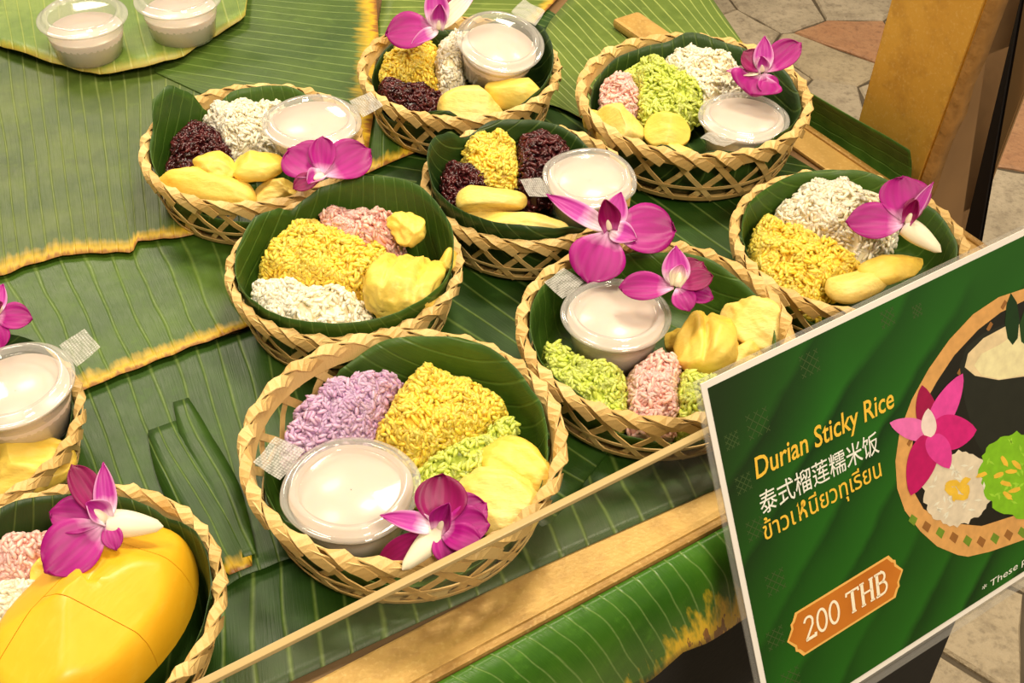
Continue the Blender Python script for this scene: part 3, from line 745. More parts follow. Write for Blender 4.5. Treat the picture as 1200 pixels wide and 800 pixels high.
# B8
cup('B8', 411, 570, .047, 36.8, 155, 'large cream cup with dotted tab in the basket with purple rice', .97, sq=.03)
durian('B8', 606, 549, .036, 46, 32, 28, -40, 'durian lobe lying behind another in the basket with purple rice', pitch=8, bend=.1)
durian('B8', 580, 587, .038, 50, 38, 30, -22, 'broad durian lobe cut flat beneath, beside dark red orchid petal', pale=True, pitch=6, bend=.22, taper=.05, facets=2, ridges=((.5, .15),))
durian('B8', 508, 636, .020, 26, 18, 22, 50, 'small yellow durian end hidden behind orchid with white spur', obst=False)
rice('B8', 'purple', 402, 490, 47, 21, 42, 42, 'purple sticky rice heap')
rice('B8', 'yellow', 512, 497, 38, 30, -15, 44, 'yellow sticky rice beside purple rice')
rice('B8', 'green', 566, 545, 42, 20, 38, 36, 'pale green sticky rice between yellow rice and flat cut durian')
# B6
cup('B6', 722, 366, .048, 33.6, 140, 'cream cup in the basket behind the sign corner, petals over its lid', .95)
durian('B6', 828, 398, .038, 46, 38, 34, 76, 'rounded durian lobe with pale split, beside cup behind the sign corner', pitch=0, bend=.15, ridges=((.05, .35),), wr=.0016, facets=2)
durian('B6', 884, 379, .036, 46, 34, 34, -48, 'smooth golden durian lobe partly hidden by the sign edge', pale=True)
durian('B6', 868, 420, .030, 36, 18, 18, 24, 'thin pale durian sliver along the top edge of the sign', pale=True)
durian('B6', 796, 400, .024, 18, 16, 18, 0, 'small durian bit wedged between cup and split durian lobe', obst=False)
rice('B6', 'green', 673, 455, 36, 26, -20, 33, 'lime green sticky rice below the cup behind the sign corner')
rice('B6', 'pink', 766, 460, 19, 29, 5, 35, 'pink sticky rice between two green heaps')
rice('B6', 'green', 812, 470, 17, 24, 0, 33, 'small lime green rice heap against the sign corner')
# B5
durian('B5', 476, 329, .046, 54, 46, 36, 75, 'large wrinkled durian piece in the basket without a cup', wr=.0030, bend=.2, ex=.7, ridges=((-.45, .30), (.02, .26), (.42, .34)), pitch=0, facets=2)
durian('B5', 474, 266, .047, 30, 22, 20, 118, 'crumbled durian top standing beside pink rice and tall leaf', wr=.0025, obst=False, pitch=-14)
durian('B5', 526, 304, .047, 18, 11, 13, 70, 'small durian stub by the rim of the basket without a cup', wr=.001, obst=False)
rice('B5', 'white', 350, 362, 46, 24, -22, 37, 'white sticky rice in the basket without a cup')
rice('B5', 'yellow', 372, 312, 40, 36, -35, 44, 'golden yellow sticky rice behind white rice in the basket without a cup')
rice('B5', 'pink', 413, 276, 29, 22, -15, 45, 'pink sticky rice before the tall ribbed leaf')
# B4
cup('B4', 691, 207, .057, 32.2, 200, 'squarish lidded cream cup behind the biggest orchid', .93, tilt=5, tiltdir=270, sq=.05)
durian('B4', 576, 234, .046, 48, 26, 20, 3, 'half round durian slice on top of a longer piece, under yellow rice', pale=True, wr=.0006, bend=.1, cuts=((0, -.9, -.43, .55),))
durian('B4', 607, 265, .036, 76, 25, 24, -13, 'long flat durian piece beneath the half round slice', pale=True, wr=.0012)
rice('B4', 'yellow', 567, 193, 27, 27, 20, 46, 'round yellow sticky rice heap between two black rice heaps')
rice('B4', 'black', 630, 194, 20, 36, -5, 43, 'glossy black sticky rice between round yellow heap and squarish cup')
rice('B4', 'black', 524, 222, 19, 29, -20, 36, 'glossy black sticky rice next to the curled leaf')
# B3
cup('B3', 872, 136, .047, 33.6, 235, 'cream cup in the table end basket under a purple orchid', .95)
durian('B3', 729, 147, .040, 42, 36, 32, 22, 'wedge of durian in front of pink rice', pale=True, cuts=((.9, .1, .42, .55),), wr=.0008)
durian('B3', 782, 153, .040, 34, 28, 26, -8, 'blunt durian chunk beside a wedge at the table end', cuts=((.5, -.6, .62, .5),), wr=.0008)
durian('B3', 790, 181, .030, 46, 18, 14, -18, 'flat durian strip below the blunt chunk', pale=True)
durian('B3', 846, 188, .030, 30, 14, 12, 6, 'short durian strip below the cup at the table end', obst=False)
durian('B3', 696, 140, .034, 16, 14, 16, 30, 'crumb of durian under pink rice at the basket rim', obst=False)
rice('B3', 'pink', 705, 116, 24, 25, 10, 42, 'pink sticky rice at the rim beside green rice')
rice('B3', 'green', 765, 116, 36, 38, -30, 45, 'lime green sticky rice between pink and white rice')
rice('B3', 'white', 812, 92, 34, 34, -20, 48, 'white sticky rice behind the cup at the table end')
# B2
cup('B2', 587, 47, .062, 34.4, 60, 'tilted cream cup half empty at the far edge, tab showing', .72, tilt=15, tiltdir=-55)
durian('B2', 554, 123, .036, 54, 32, 28, 6, 'pale durian piece beside black rice in the far basket', pale=True, wr=.0008, bend=.2)
durian('B2', 604, 107, .036, 48, 38, 32, -12, 'plump durian lobe under the tilted cup', wr=.0009)
rice('B2', 'yellow', 480, 85, 37, 33, -10, 43, 'yellow sticky rice in the far basket beneath orchid petals')
rice('B2', 'white', 533, 82, 20, 36, -25, 44, 'translucent white sticky rice between yellow rice and tilted cup')
rice('B2', 'black', 478, 122, 29, 20, -12, 37, 'black sticky rice at the near rim of the far basket')
# B1
cup('B1', 365, 141, .063, 35.0, 30, 'shiny lidded cup in the basket on the largest leaf', .93, sq=.03)
durian('B1', 240, 217, .036, 78, 34, 30, -20, 'long durian piece lying along the rim on the largest leaf', wr=.0010, bend=.22)
durian('B1', 252, 192, .049, 34, 24, 14, -18, 'flat durian leaf shaped flake pointing towards black rice', obst=False, taper=-.35)
durian('B1', 302, 193, .047, 36, 32, 18, 5, 'flat broad durian flake beside white rice', obst=True, wr=.0012)
durian('B1', 322, 224, .034, 34, 18, 18, 16, 'durian bit under the orchid on the largest leaf basket', pale=True, obst=False)
rice('B1', 'black', 206, 172, 25, 32, -25, 36, 'black sticky rice beside the rounded leaf flap')
rice('B1', 'white', 273, 150, 34, 32, -15, 44, 'white sticky rice next to the shiny lidded cup')
# B7
durian('B7', 1006, 331, .040, 46, 26, 18, 28, 'durian slice at the sign edge next to yellow rice', pale=True, wr=.0007)
durian('B7', 1046, 311, .044, 48, 26, 16, 24, 'durian slice overlapping another above the sign', wr=.0008)
rice('B7', 'white', 972, 256, 36, 36, -25, 47, 'white sticky rice mound in the basket above the sign')
rice('B7', 'yellow', 922, 310, 46, 34, -45, 40, 'yellow sticky rice spread beside white mound above the sign')
# B9
cup('B9', 14, 449, .061, 34.0, 40, 'cream cup cut by the picture edge, tab towards the leaf', .84, tilt=4, tiltdir=200)
durian('B9', 30, 543, .030, 54, 38, 26, 8, 'rough durian piece in the basket cut by the picture edge', wr=.0018)
durian('B9', 4, 512, .036, 22, 16, 12, 20, 'small durian bit under the cup at the picture edge', obst=False)
# B10
item('B10', 'mango', 122, 730, .03, 62, 33, 64)
rice('B10', 'pink', 12, 672, 24, 30, 10, 40, 'pink sticky rice beside the mango')
rice('B10', 'white', 28, 722, 20, 26, 60, 38, 'white sticky rice between pink rice and mango')
rice('B10', 'green', 0, 785, 26, 20, 20, 34, 'green sticky rice at the corner by the mango')
durian('B10', 54, 672, .036, 18, 10, 20, 75, 'small ochre fruit bit between pink rice and orchid', obst=False)
for q in RICE: build_rice(*q)
# the two cups on the round leaf
cup(None, 96, 18, .046, 36.5, 100, 'open looking cream cup standing first on the round leaf', .62)
cup(None, 208, -4, .046, 36.5, 15, 'cream cup with dotted tab standing nearer the torn edge of the round leaf', .62)

# --- the mango half, carved in slices
def mango():
    c = P(119, 739, .026); c.z = T + .0250
    nu, nv = 48, 20; yaw = R(63); a_, b_, h_ = .0605, .0370, .043
    bm = bmesh.new(); rings = []
    rings.append([Vector((a_ * .86 * math.cos(2 * math.pi * i / nu), b_ * .80 * math.sin(2 * math.pi * i / nu), -.010)) for i in range(nu)])
    for j in range(nv):
        q = j / (nv - 1) * math.pi / 2; ring = []
        for i in range(nu):
            t = 2 * math.pi * i / nu; x = math.copysign(abs(math.cos(t)) ** .85, math.cos(t)); y = math.copysign(abs(math.sin(t)) ** .9, math.sin(t))
            w = 1 - .22 * max(0, x) ** 2
            ring.append(Vector((a_ * x * math.cos(q) ** .75, b_ * y * w * math.cos(q) ** .7, h_ * math.sin(q) ** .9 * (1 - .10 * x))))
        rings.append(ring)
    planes = [(Vector((0, .55, .83)), .0385), (Vector((0, -.50, .86)), .0380), (Vector((.5, 0, .86)), .0440), (Vector((.1, .9, .45)), .0395), (Vector((0, -.9, .45)), .0395), (Vector((-.4, 0, .9)), .045)]
    vs_ = []
    for ring in rings:
        r_ = []
        for p in ring:
            for n_, d in planes:
                k = p.dot(n_.normalized()) - d
                if k > 0: p = p - n_.normalized() * k * .96
            r_.append(bm.verts.new(p))
        vs_.append(r_)
    for j in range(nv):
        for i in range(nu): bm.faces.new((vs_[j][i], vs_[j][(i + 1) % nu], vs_[j + 1][(i + 1) % nu], vs_[j + 1][i]))
    bm.faces.new(list(reversed(vs_[0])))
    bmesh.ops.remove_doubles(bm, verts=bm.verts[:], dist=1e-5); bmesh.ops.recalc_face_normals(bm, faces=bm.faces[:])
    src = bpy.data.meshes.new('mango'); bm.to_mesh(src); bm.free()
    e = empty('mango_half', c, (0, 0, yaw)); tag(e, 'peeled golden mango half scored into slices, filling the nearest basket', 'mango')
    ycut = .012; cuts_x = (.030, -.012)
    cells = [((-1, -1), (None, 1))]
    for s in (1, -1):
        for lo, hi in ((-1, cuts_x[1]), (cuts_x[1], cuts_x[0]), (cuts_x[0], 1)) if s < 0 else ((-1, 1),):
            b = bmesh.new(); b.from_mesh(src)
            def cut(co, no):
                g = b.verts[:] + b.edges[:] + b.faces[:]
                r_ = bmesh.ops.bisect_plane(b, geom=g, plane_co=co, plane_no=no, clear_outer=True, dist=1e-6)
                ed = [x for x in r_['geom_cut'] if isinstance(x, bmesh.types.BMEdge)]
                if ed: bmesh.ops.holes_fill(b, edges=b.edges[:], sides=0)
            gp = .00022
            cut(Vector((0, ycut + (gp if s > 0 else -gp), 0)), Vector((0.0, -1.0 * s, .0)))
            if hi < .9: cut(Vector((hi - gp, 0, 0)), Vector((1, .25, 0)).normalized())
            if lo > -.9: cut(Vector((lo + gp, 0, 0)), Vector((-1, -.25, 0)).normalized())
            m = bpy.data.meshes.new('slice'); b.to_mesh(m); b.free(); m.polygons.foreach_set('use_smooth', np.ones(len(m.polygons), dtype=bool)); m.set_sharp_from_angle(angle=R(32))
            o = link('slice', m, MT['mango'], e)
    bpy.data.meshes.remove(src)
mango()
# ------------------------------------------------------------------ orchids
def petal_mesh(L, W, cup_, curl, kind, seed, twist=0.0):
    rr = random.Random(seed); v, uv = [], []; nu, nv = 9, 14
    for i in range(nu):
        x = i / (nu - 1) * 2 - 1
        for j in range(nv):
            t = 1 - (1 - j / (nv - 1)) ** 1.35
            if kind == 'petal': w = max(.1, math.sin(math.pi / 2 * min(1, t / .58)) ** .85) if t < .58 else math.sqrt(max(0, 1 - ((t - .58) / .42) ** 2))
            elif kind == 'lip': w = .55 + .55 * math.sin(math.pi * t ** 1.3) - .25 * t
            else: w = math.sin(math.pi * min(1, .06 + t ** .85 * .93)) ** .75
            w = max(w, .06) if t < .5 else max(w, .02)
            xx = x * W / 2 * w; yy = L * t * (1 - .05 * x * x)
            z = cup_ * W * (x * x) * w + curl * L * t * t + .035 * W * math.sin(x * 5 + t * 6 + seed) * t + twist * x * t * W
            v.append((xx, yy, z)); uv.append((x * .5 + .5, t))
    return mesh_from(kind, v, grid_faces(nu, nv), uv)
def orchid(px, py, h, petals, label, lean=.5, spin=0.0, spur=None, lip=None, column=True):
    """petals: (kind, direction in the picture plane of the flower, length mm, width mm, tilt towards the viewer, cup, curl)"""
    c = P(px, py, h); tc = (CAM - c).normalized(); F = (tc * lean + Vector((0, 0, 1)) * (1 - lean)).normalized()
    X = CR - F * CR.dot(F); X.normalize(); Y = F.cross(X)
    e = empty('orchid_flower', c); e.rotation_euler = Matrix((X, Y, F)).transposed().to_euler()
    tag(e, label, 'flower', 'purple orchids on the dessert baskets')
    for i, q in enumerate(petals):
        kind, ang, L, W = q[:4]; tilt = q[4] if len(q) > 4 else 12; cp = q[5] if len(q) > 5 else .12; cu = q[6] if len(q) > 6 else -.12
        mt = {'petal': 'petal', 'sepal': 'sepal', 'dark': 'petal_dark', 'pale': 'petal_white'}[kind]
        me = petal_mesh(L / 1000, W / 1000, cp, cu, 'petal' if kind in ('petal', 'dark') else 'sepal', i + int(px))
        rot = Matrix.Rotation(R(ang - 90), 3, 'Z') @ Matrix.Rotation(R(tilt), 3, 'X')
        o = link('petal' if kind in ('petal', 'dark') else 'sepal', me, MT[mt], e, loc=rot @ Vector((0, .0012, .0004 * i)), rot=rot.to_euler()); solid(o, .0005)
    if lip:
        ang, L, W = lip[:3]; mt = lip[3] if len(lip) > 3 else 'petal_dark'; tl = lip[4] if len(lip) > 4 else 40
        me = petal_mesh(L / 1000, W / 1000, .55, .10, 'lip', int(px))
        rot = Matrix.Rotation(R(ang - 90), 3, 'Z') @ Matrix.Rotation(R(tl), 3, 'X')
        o = link('lip', me, MT[mt], e, loc=(0, 0, .002), rot=rot.to_euler()); solid(o, .0005)
    if column:
        v, f, uv = lathe([(.0002, 0), (.0026, .001), (.0028, .004), (.0022, .0072), (.0009, .0092), (.0002, .0095)], 14)
        me = mesh_from('column', v, f, [(.5, .1)] * len(v)); la = (lip[0] if lip else 90)
        rot = Matrix.Rotation(R(la - 90), 3, 'Z') @ Matrix.Rotation(R(-52), 3, 'X')
        link('column', me, MT['petal_white'], e, loc=(0, 0, .0012), rot=rot.to_euler())
    if spur:
        ang, L, w0 = spur[:3]; el = spur[3] if len(spur) > 3 else 0
        v, uv = [], []; n, k = 10, 14
        for j in range(n):
            t = j / (n - 1); r = w0 / 1000 / 2 * (1 - .8 * t ** 1.5) * (1 - .25 * (1 - t) ** 3) + .0003
            if j == n - 1: r = .0003
            for i in range(k):
                a = 2 * math.pi * i / k; v.append((r * math.cos(a), L / 1000 * t, r * .8 * math.sin(a) - .10 * L / 1000 * t * t)); uv.append((.5, .62 - .55 * min(1, t * 2.2)))
        fc = []
        for j in range(n - 1):
            for i in range(k): fc.append((j * k + i, j * k + (i + 1) % k, (j + 1) * k + (i + 1) % k, (j + 1) * k + i))
        rot = Matrix.Rotation(R(ang - 90), 3, 'Z') @ Matrix.Rotation(R(el), 3, 'X')
        link('spur', mesh_from('spur', v, fc, uv), MT['petal_white'], e, loc=(0, 0, -.001), rot=rot.to_euler())
    return e
orchid(714, 271, .066, [('sepal', 147, 46, 14, 6, .15, -.05), ('sepal', 72, 25, 17, 20), ('petal', 0, 41, 36, 2, .10, -.08), ('petal', -112, 37, 36, 0, .12, -.05), ('sepal', -25, 18, 16, 14, .15)],
       'biggest orchid, spread open across two basket rims and a squarish cup', lip=(104, 21, 15, 'petal_dark', 46))
orchid(792, 337, .066, [('petal', 176, 33, 19, -2, .14, -.04), ('sepal', 88, 24, 17, 24), ('dark', 42, 22, 20, 8), ('petal', -18, 22, 14, 0), ('petal', -66, 17, 15, 8), ('dark', 12, 22, 15, 14)],
       'orchid with white throat lying over the cup behind the sign corner', lip=(70, 14, 11, 'petal_white', 34))
orchid(515, 622, .062, [('dark', 88, 27, 26, 24, .16), ('petal', 32, 26, 22, 8, .18), ('petal', 4, 24, 20, 16, .2), ('petal', -28, 24, 15, 26, .15), ('sepal', 168, 29, 11, 12, .2), ('dark', 203, 36, 13, -22, .2), ('petal', -75, 17, 12, 4)],
       'orchid with dark red petal and white spur in the basket with purple rice', spur=(-132, 26, 15, 4), lip=(60, 17, 12, 'petal', 50))
orchid(378, 207, .066, [('petal', 140, 30, 32, 4, .12), ('petal', 34, 36, 30, 8, .12), ('petal', 92, 26, 18, 20, .16), ('dark', -152, 20, 13, 4, .2)],
       'orchid with broad petals leaning on the shiny lidded cup on the largest leaf', lip=(-130, 15, 12, 'sepal', 22))
orchid(514, 36, .068, [('petal', 184, 40, 32, 4, .10), ('sepal', 97, 36, 19, 28, .2), ('dark', 60, 36, 18, 14, .2), ('pale', 46, 44, 15, 20, .2), ('sepal', 213, 24, 11, 6, .2)],
       'orchid reaching over the rim of the far basket beside the tilted cup', lip=(85, 20, 13, 'sepal', 44))
orchid(893, 86, .068, [('petal', -118, 19, 40, 8, .16), ('petal', 32, 34, 22, 22, .2), ('dark', 132, 20, 19, 26), ('sepal', 84, 26, 15, 30), ('pale', 174, 25, 9, 6), ('petal', -70, 17, 16, -4)],
       'orchid resting on cup and rim of the table end basket', lip=(100, 13, 10, 'sepal', 50))
orchid(1062, 264, .068, [('petal', 88, 33, 32, 10, .12), ('petal', 172, 36, 26, 8, .12), ('sepal', 52, 30, 8, 30, .2), ('dark', 62, 18, 12, 22)],
       'orchid with two broad petals and white spur in the basket above the sign', spur=(-44, 27, 17, 2), lip=(60, 17, 10, 'petal_dark', 40))
orchid(-10, 372, .066, [('petal', 4, 21, 17, 6, .2), ('petal', 150, 22, 20), ('sepal', 80, 20, 12), ('sepal', 230, 20, 12), ('petal', -70, 20, 16, 0)],
       'orchid cut by the picture edge, only one petal tip showing', lip=(40, 12, 9))
orchid(126, 612, .070, [('petal', 172, 27, 20, 4, .14), ('petal', 226, 35, 29, 4, .14), ('dark', 128, 32, 15, 20, .18), ('sepal', 100, 28, 11, 26, .2), ('petal', -66, 15, 10, 10)],
       'orchid with long cream spur lying on the mango half', spur=(2, 26, 17, 0), lip=(150, 14, 12, 'sepal', 34))

# ------------------------------------------------------------------ the green price sign leaning on the guard
LEAN = R(26.5)
SD = Vector((0, 0, -math.cos(LEAN))) + math.sin(LEAN) * NN      # down along the sign
SN = SD.cross(U)                                                # towards the customer
if SN.dot(NN) < 0: SN = -SN
S0 = onN(830, 509, PN + .004)                                   # where its side meets the guard's top edge
def SP(u, d, k=0): return S0 + U * u + SD * d + SN * (.0021 + k * .00016)
def ud(px, py):
    p = on_plane(px, py, S0 + SN * .0021, SN) - S0; return p.dot(U), p.dot(SD)
sign = empty('price_sign', S0 + U * .15 + SD * .19); tag(sign, 'green printed price sign for durian sticky rice in a clear plastic holder', 'sign')
sinv = Matrix.Translation(-sign.location)
def on_sign(name, me, mat):
    o = link(name, me, mat, sign); o.matrix_parent_inverse = sinv; return o
def flat(name, pts, mat, k, px=True):
    q = [ud(*p) if px else p for p in pts]
    me = mesh_from(name, [SP(a, b, k) for a, b in q], [tuple(range(len(q)))], [(a, b) for a, b in q], smooth=False)
    bm = bmesh.new(); bm.from_mesh(me); bmesh.ops.triangulate(bm, faces=bm.faces[:], ngon_method='EAR_CLIP'); bm.to_mesh(me); bm.free()
    return on_sign(name, me, mat)
SU1, SD0, SD1 = .2990, -.0286, .1885
def sign_box(name, u0, u1, d0, d1, w0, w1, mat):
    c = S0 + U * (u0 + u1) / 2 + SD * (d0 + d1) / 2 + SN * (w0 + w1) / 2
    o = box_obj(name, c, U * (u1 - u0) / 2, SD * (d1 - d0) / 2, SN * (w1 - w0) / 2, mat, sign, 0); o.matrix_parent_inverse = sinv; return o
MT['holder'] = clear_mat('holder_plastic', haze=.10, rough=.05)
sign_box('holder_back', -.0032, SU1 + .0032, SD0 - .0020, SD1 + .0025, .0002, .0012, MT['holder'])
sign_box('card', 0, SU1, SD0, SD1, .0014, .0020, plain('white_card', srgb(238, 232, 224), .4, .03, 10))
sign_box('holder_foot', .02, SU1 - .02, SD1 + .0026, SD1 + .0052, -.05, .004, MT['holder'])
for a in (.07, .22): sign_box('hook', a, a + .02, -.006, -.003, -.0085, .0012, MT['holder'])
# printed leaf background
def sign_green():
    m = Mat('printed_leaf'); tc = m.n('TexCoord'); sp = m.n('SeparateXYZ', i0=tc.outputs['UV']); u, d = sp.outputs[0], sp.outputs[1]
    w = m.math('ADD', m.math('MULTIPLY', u, .80), m.math('MULTIPLY', d, 1.05)); w = m.math('ADD', w, m.math('MULTIPLY', m.math('MULTIPLY', u, d), 1.3))
    nz = m.noise(tc.outputs['UV'], 18, 3)
    ph = m.math('FRACT', m.math('ADD', m.math('MULTIPLY', w, 19), m.math('MULTIPLY', nz, .5)))
    c = m.ramp(ph, [(0, srgb(12, 48, 8)), (.3, srgb(24, 76, 14)), (.85, srgb(34, 100, 20)), (1, srgb(12, 48, 8))]).outputs[0]
    big = m.noise(tc.outputs['UV'], 7, 2)
    c = m.mix(m.n('MapRange', i0=big, i1=.35, i2=.7).outputs[0], c, srgb(30, 84, 14))
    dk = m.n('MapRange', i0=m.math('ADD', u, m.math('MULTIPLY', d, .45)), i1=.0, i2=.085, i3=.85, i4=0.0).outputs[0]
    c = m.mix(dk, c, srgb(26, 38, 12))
    m.bsdf(Base_Color=c, Roughness=.32, Specular_IOR_Level=.4); return m.m
def ink(name, r, g, b, rough=.35): return plain(name, srgb(r, g, b), rough, .02 if name in ('ink_white', 'ink_cream', 'ink_yellow', 'badge_rim', 'ornament_ink') else .28, 160)
bw = .0036
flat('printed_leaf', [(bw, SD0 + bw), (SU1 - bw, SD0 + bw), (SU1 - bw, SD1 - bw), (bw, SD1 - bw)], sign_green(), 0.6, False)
# faint lattice ornaments along the printed edge
MT['orn'] = ink('ornament_ink', 62, 84, 40)
def ornament(cx, cy, s, k):
    v, f = [], []
    for a in (R(45), R(-45)):
        for t in (-.8, -.4, 0, .4, .8):
            dx, dy = math.cos(a), math.sin(a); nx, ny = -dy, dx
            h = s * (1 - abs(t)); o = len(v)
            for q, w in ((-1, -1), (1, -1), (1, 1), (-1, 1)): v.append(SP(cx + nx * t * s + dx * h * q + nx * w * .00022, cy + ny * t * s + dy * h * q + ny * w * .00022, k))
            f.append((o, o + 1, o + 2, o + 3))
    return v, f
v, f = [], []
for cx, cy, s in ((.030, .006, .010), (.070, -.012, .009), (.014, .034, .007), (.016, .062, .008), (.022, .098, .009), (.0150, .130, .008), (.020, .160, .009), (.128, -.016, .007), (.012, .008, .006), (.150, -.012, .005)):
    a, b = ornament(cx, cy, s, 1); f += [tuple(i + len(v) for i in q) for q in b]; v += a
tag(on_sign('lattice_ornament', mesh_from('lattice_ornament', v, f, smooth=False), MT['orn']), kind='stuff')
# lettering
def lettering(name, txt, pl, pr, hgt, mat, k=2.2, shear=0.0, bold=0.0, rest_of=None):
    """text on the sign between two picture points of its base line"""
    cu = bpy.data.curves.new('t', 'FONT'); cu.body = txt; cu.shear = shear; cu.offset = bold; cu.size = 1; cu.resolution_u = 3
    o = bpy.data.objects.new('t', cu); COL.objects.link(o); bpy.context.view_layer.update()
    me = bpy.data.meshes.new_from_object(o.evaluated_get(bpy.context.evaluated_depsgraph_get()))
    bpy.data.objects.remove(o); bpy.data.curves.remove(cu)
    co = np.array([v.co[:] for v in me.vertices]); x0, x1 = co[:, 0].min(), co[:, 0].max()
    a, b = Vector(ud(*pl)), Vector(ud(*pr)); e = b - a; n = Vector((e.y, -e.x)).normalized()
    if n.y > 0: n = -n
    for v in me.vertices:
        t = (v.co.x - x0) / (x1 - x0); q = a + e * t + n * (v.co.y * hgt)
        v.co = SP(q.x, q.y, k)
    me.name = name; return on_sign(name, me, mat)
MT['ink_yellow'] = ink('ink_yellow', 236, 190, 62); MT['ink_white'] = ink('ink_white', 236, 236, 226); MT['ink_white2'] = ink('ink_cream', 250, 240, 214)
lettering('english_lettering', 'Durian Sticky Rice', (886, 561), (1048, 476), .0172, MT['ink_yellow'], shear=.12, bold=.012)
lettering('chinese_lettering', '泰式榴莲糯米饭', (892, 602), (1030, 527), .0146, MT['ink_white'], bold=.004)
# the Thai line; its fourth consonant is drawn in strokes
def strokes(name, lines, pl, pr, hgt, width, mat, k=2.2, w=.085):
    a, b = Vector(ud(*pl)), Vector(ud(*pr)); e = (b - a).normalized(); n = Vector((e.y, -e.x)); L = (b - a).length
    if n.y > 0: n = -n
    v, f = [], []
    for ln in lines:
        ps = [Vector((p[0] * L / width, p[1] * hgt)) for p in ln]; o = len(v); ww = w * hgt / 2
        for i, p in enumerate(ps):
            d0 = (p - ps[i - 1]).normalized() if i else (ps[1] - p).normalized(); d1 = (ps[i + 1] - p).normalized() if i < len(ps) - 1 else d0
            m_ = (d0 + d1); m_ = m_.normalized() if m_.length > .2 else d0
            nn = Vector((-m_.y, m_.x)) * ww / max(.5, m_.dot(d0))
            for s in (1, -1):
                q = p + nn * s; r_ = a + e * q.x + n * q.y; v.append(SP(r_.x, r_.y, k))
        f += [(o + 2 * i, o + 2 * i + 1, o + 2 * i + 3, o + 2 * i + 2) for i in range(len(ps) - 1)]
    return on_sign(name, mesh_from(name, v, f, smooth=False), mat)
ta, tb_ = Vector((896, 633)), Vector((1033, 557))
tp = lambda t: tuple(ta + (tb_ - ta) * t)
lettering('thai_lettering', 'ข้าวเ', tp(0), tp(.268), .0150, MT['ink_yellow'], bold=.006)
arc = lambda cx, cy, rx, ry, a0, a1, n=10: [(cx + rx * math.cos(R(a0 + (a1 - a0) * i / n)), cy + ry * math.sin(R(a0 + (a1 - a0) * i / n))) for i in range(n + 1)]
strokes('thai_letter', [[(.12, .60), (.16, .66), (.16, 0)], [(.16, .2), (.34, .32), (.52, .58)], arc(.56, .60, .10, .09, 180, 540, 12), [(.44, .38), (.62, .26), (.66, .14), (.66, 0)]], tp(.288), tp(.372), .0150, .78, MT['ink_yellow'], w=.10)
lettering('thai_lettering', 'นียวทุเรียน', tp(.392), tp(1), .0150, MT['ink_yellow'], bold=.006)
lettering('small_print', '* These photographs', (1151, 694), (1262, 617), .0062, MT['ink_white'], shear=.2)
# price badge
bc = Vector(ud(990, 711)); bl, br = Vector(ud(922, 752)), Vector(ud(1058, 667)); ex = (br - bl) / 2; be = ex.normalized(); bn = Vector((-be.y, be.x))
if bn.y < 0: bn = -bn
bc = (bl + br) / 2
hw, hh = ex.length, .0142
def badge(s):
    a, b = hw * (1 - (1 - s) * .35), hh * s; n_ = .0035
    q = [(-a, 0), (-a + .0045, -b * .42), (-a + .0045, -b * .62), (-a + .0062, -b * .70), (-a + .0090, -b), (a - .0090, -b), (a - .0062, -b * .70), (a - .0045, -b * .62), (a - .0045, -b * .42), (a, 0)]
    q += [(x, -y) for x, y in reversed(q[1:-1])]
    return [tuple(bc + be * x + bn * y) for x, y in q]
m = Mat('badge_orange'); tc = m.n('TexCoord'); nz = m.noise(tc.outputs['UV'], 30, 3)
m.bsdf(Base_Color=m.mix(nz, srgb(170, 92, 22), srgb(214, 132, 44)), Roughness=.3); MT['badge'] = m.m
flat('price_badge', badge(1.0), ink('badge_rim', 236, 180, 92), 1.6, False)
flat('price_badge', badge(.90), MT['badge'], 2.0, False)
# roman numerals and capitals with serifs, drawn in strokes: thick and thin
def poly_glyph(lines, x0, sc, thick):
    return [([(x0 + x * sc, y * sc) for x, y in ln], th * thick) for ln, th in lines]
G2 = [(arc(.26, .70, .20, .24, 165, 10, 8) + [(.44, .56), (.10, .06), (.08, .035)], .8), ([(.06, .04), (.52, .04), (.54, .16)], 1)]
G0 = [(arc(.29, .48, .22, .45, 0, 360, 24), .85)]
GT = [([(.02, .78), (.04, .91), (.62, .91), (.64, .78)], .7), ([(.33, .9), (.33, .02)], 1.25), ([(.22, .02), (.44, .02)], .6)]
GH = [([(.14, .94), (.14, .02)], 1.2), ([(.60, .94), (.60, .02)], 1.2), ([(.14, .49), (.60, .49)], .7), ([(.03, .02), (.25, .02)], .6), ([(.49, .02), (.71, .02)], .6), ([(.03, .94), (.25, .94)], .6), ([(.49, .94), (.71, .94)], .6)]
GB = [([(.14, .94), (.14, .02)], 1.2), ([(.02, .94), (.34, .94)] + arc(.34, .73, .19, .21, 90, -90, 8) + [(.14, .52)], .8), ([(.34, .52)] + arc(.36, .27, .23, .25, 90, -90, 8) + [(.02, .02)], .8)]
v, f = [], []
x = 0
gl = []
for g, adv in ((G2, .60), (G0, .60), (G0, .60), (None, .30), (GT, .68), (GH, .76), (GB, .62)):
    if g: gl += [([(x + p[0], p[1]) for p in ln], th) for ln, th in g]
    x += adv
tl, tr = Vector(ud(943, 752)), Vector(ud(1040, 692)); te = (tr - tl); tn = Vector((te.y, -te.x)).normalized()
if tn.y > 0: tn = -tn
hs_ = .0150
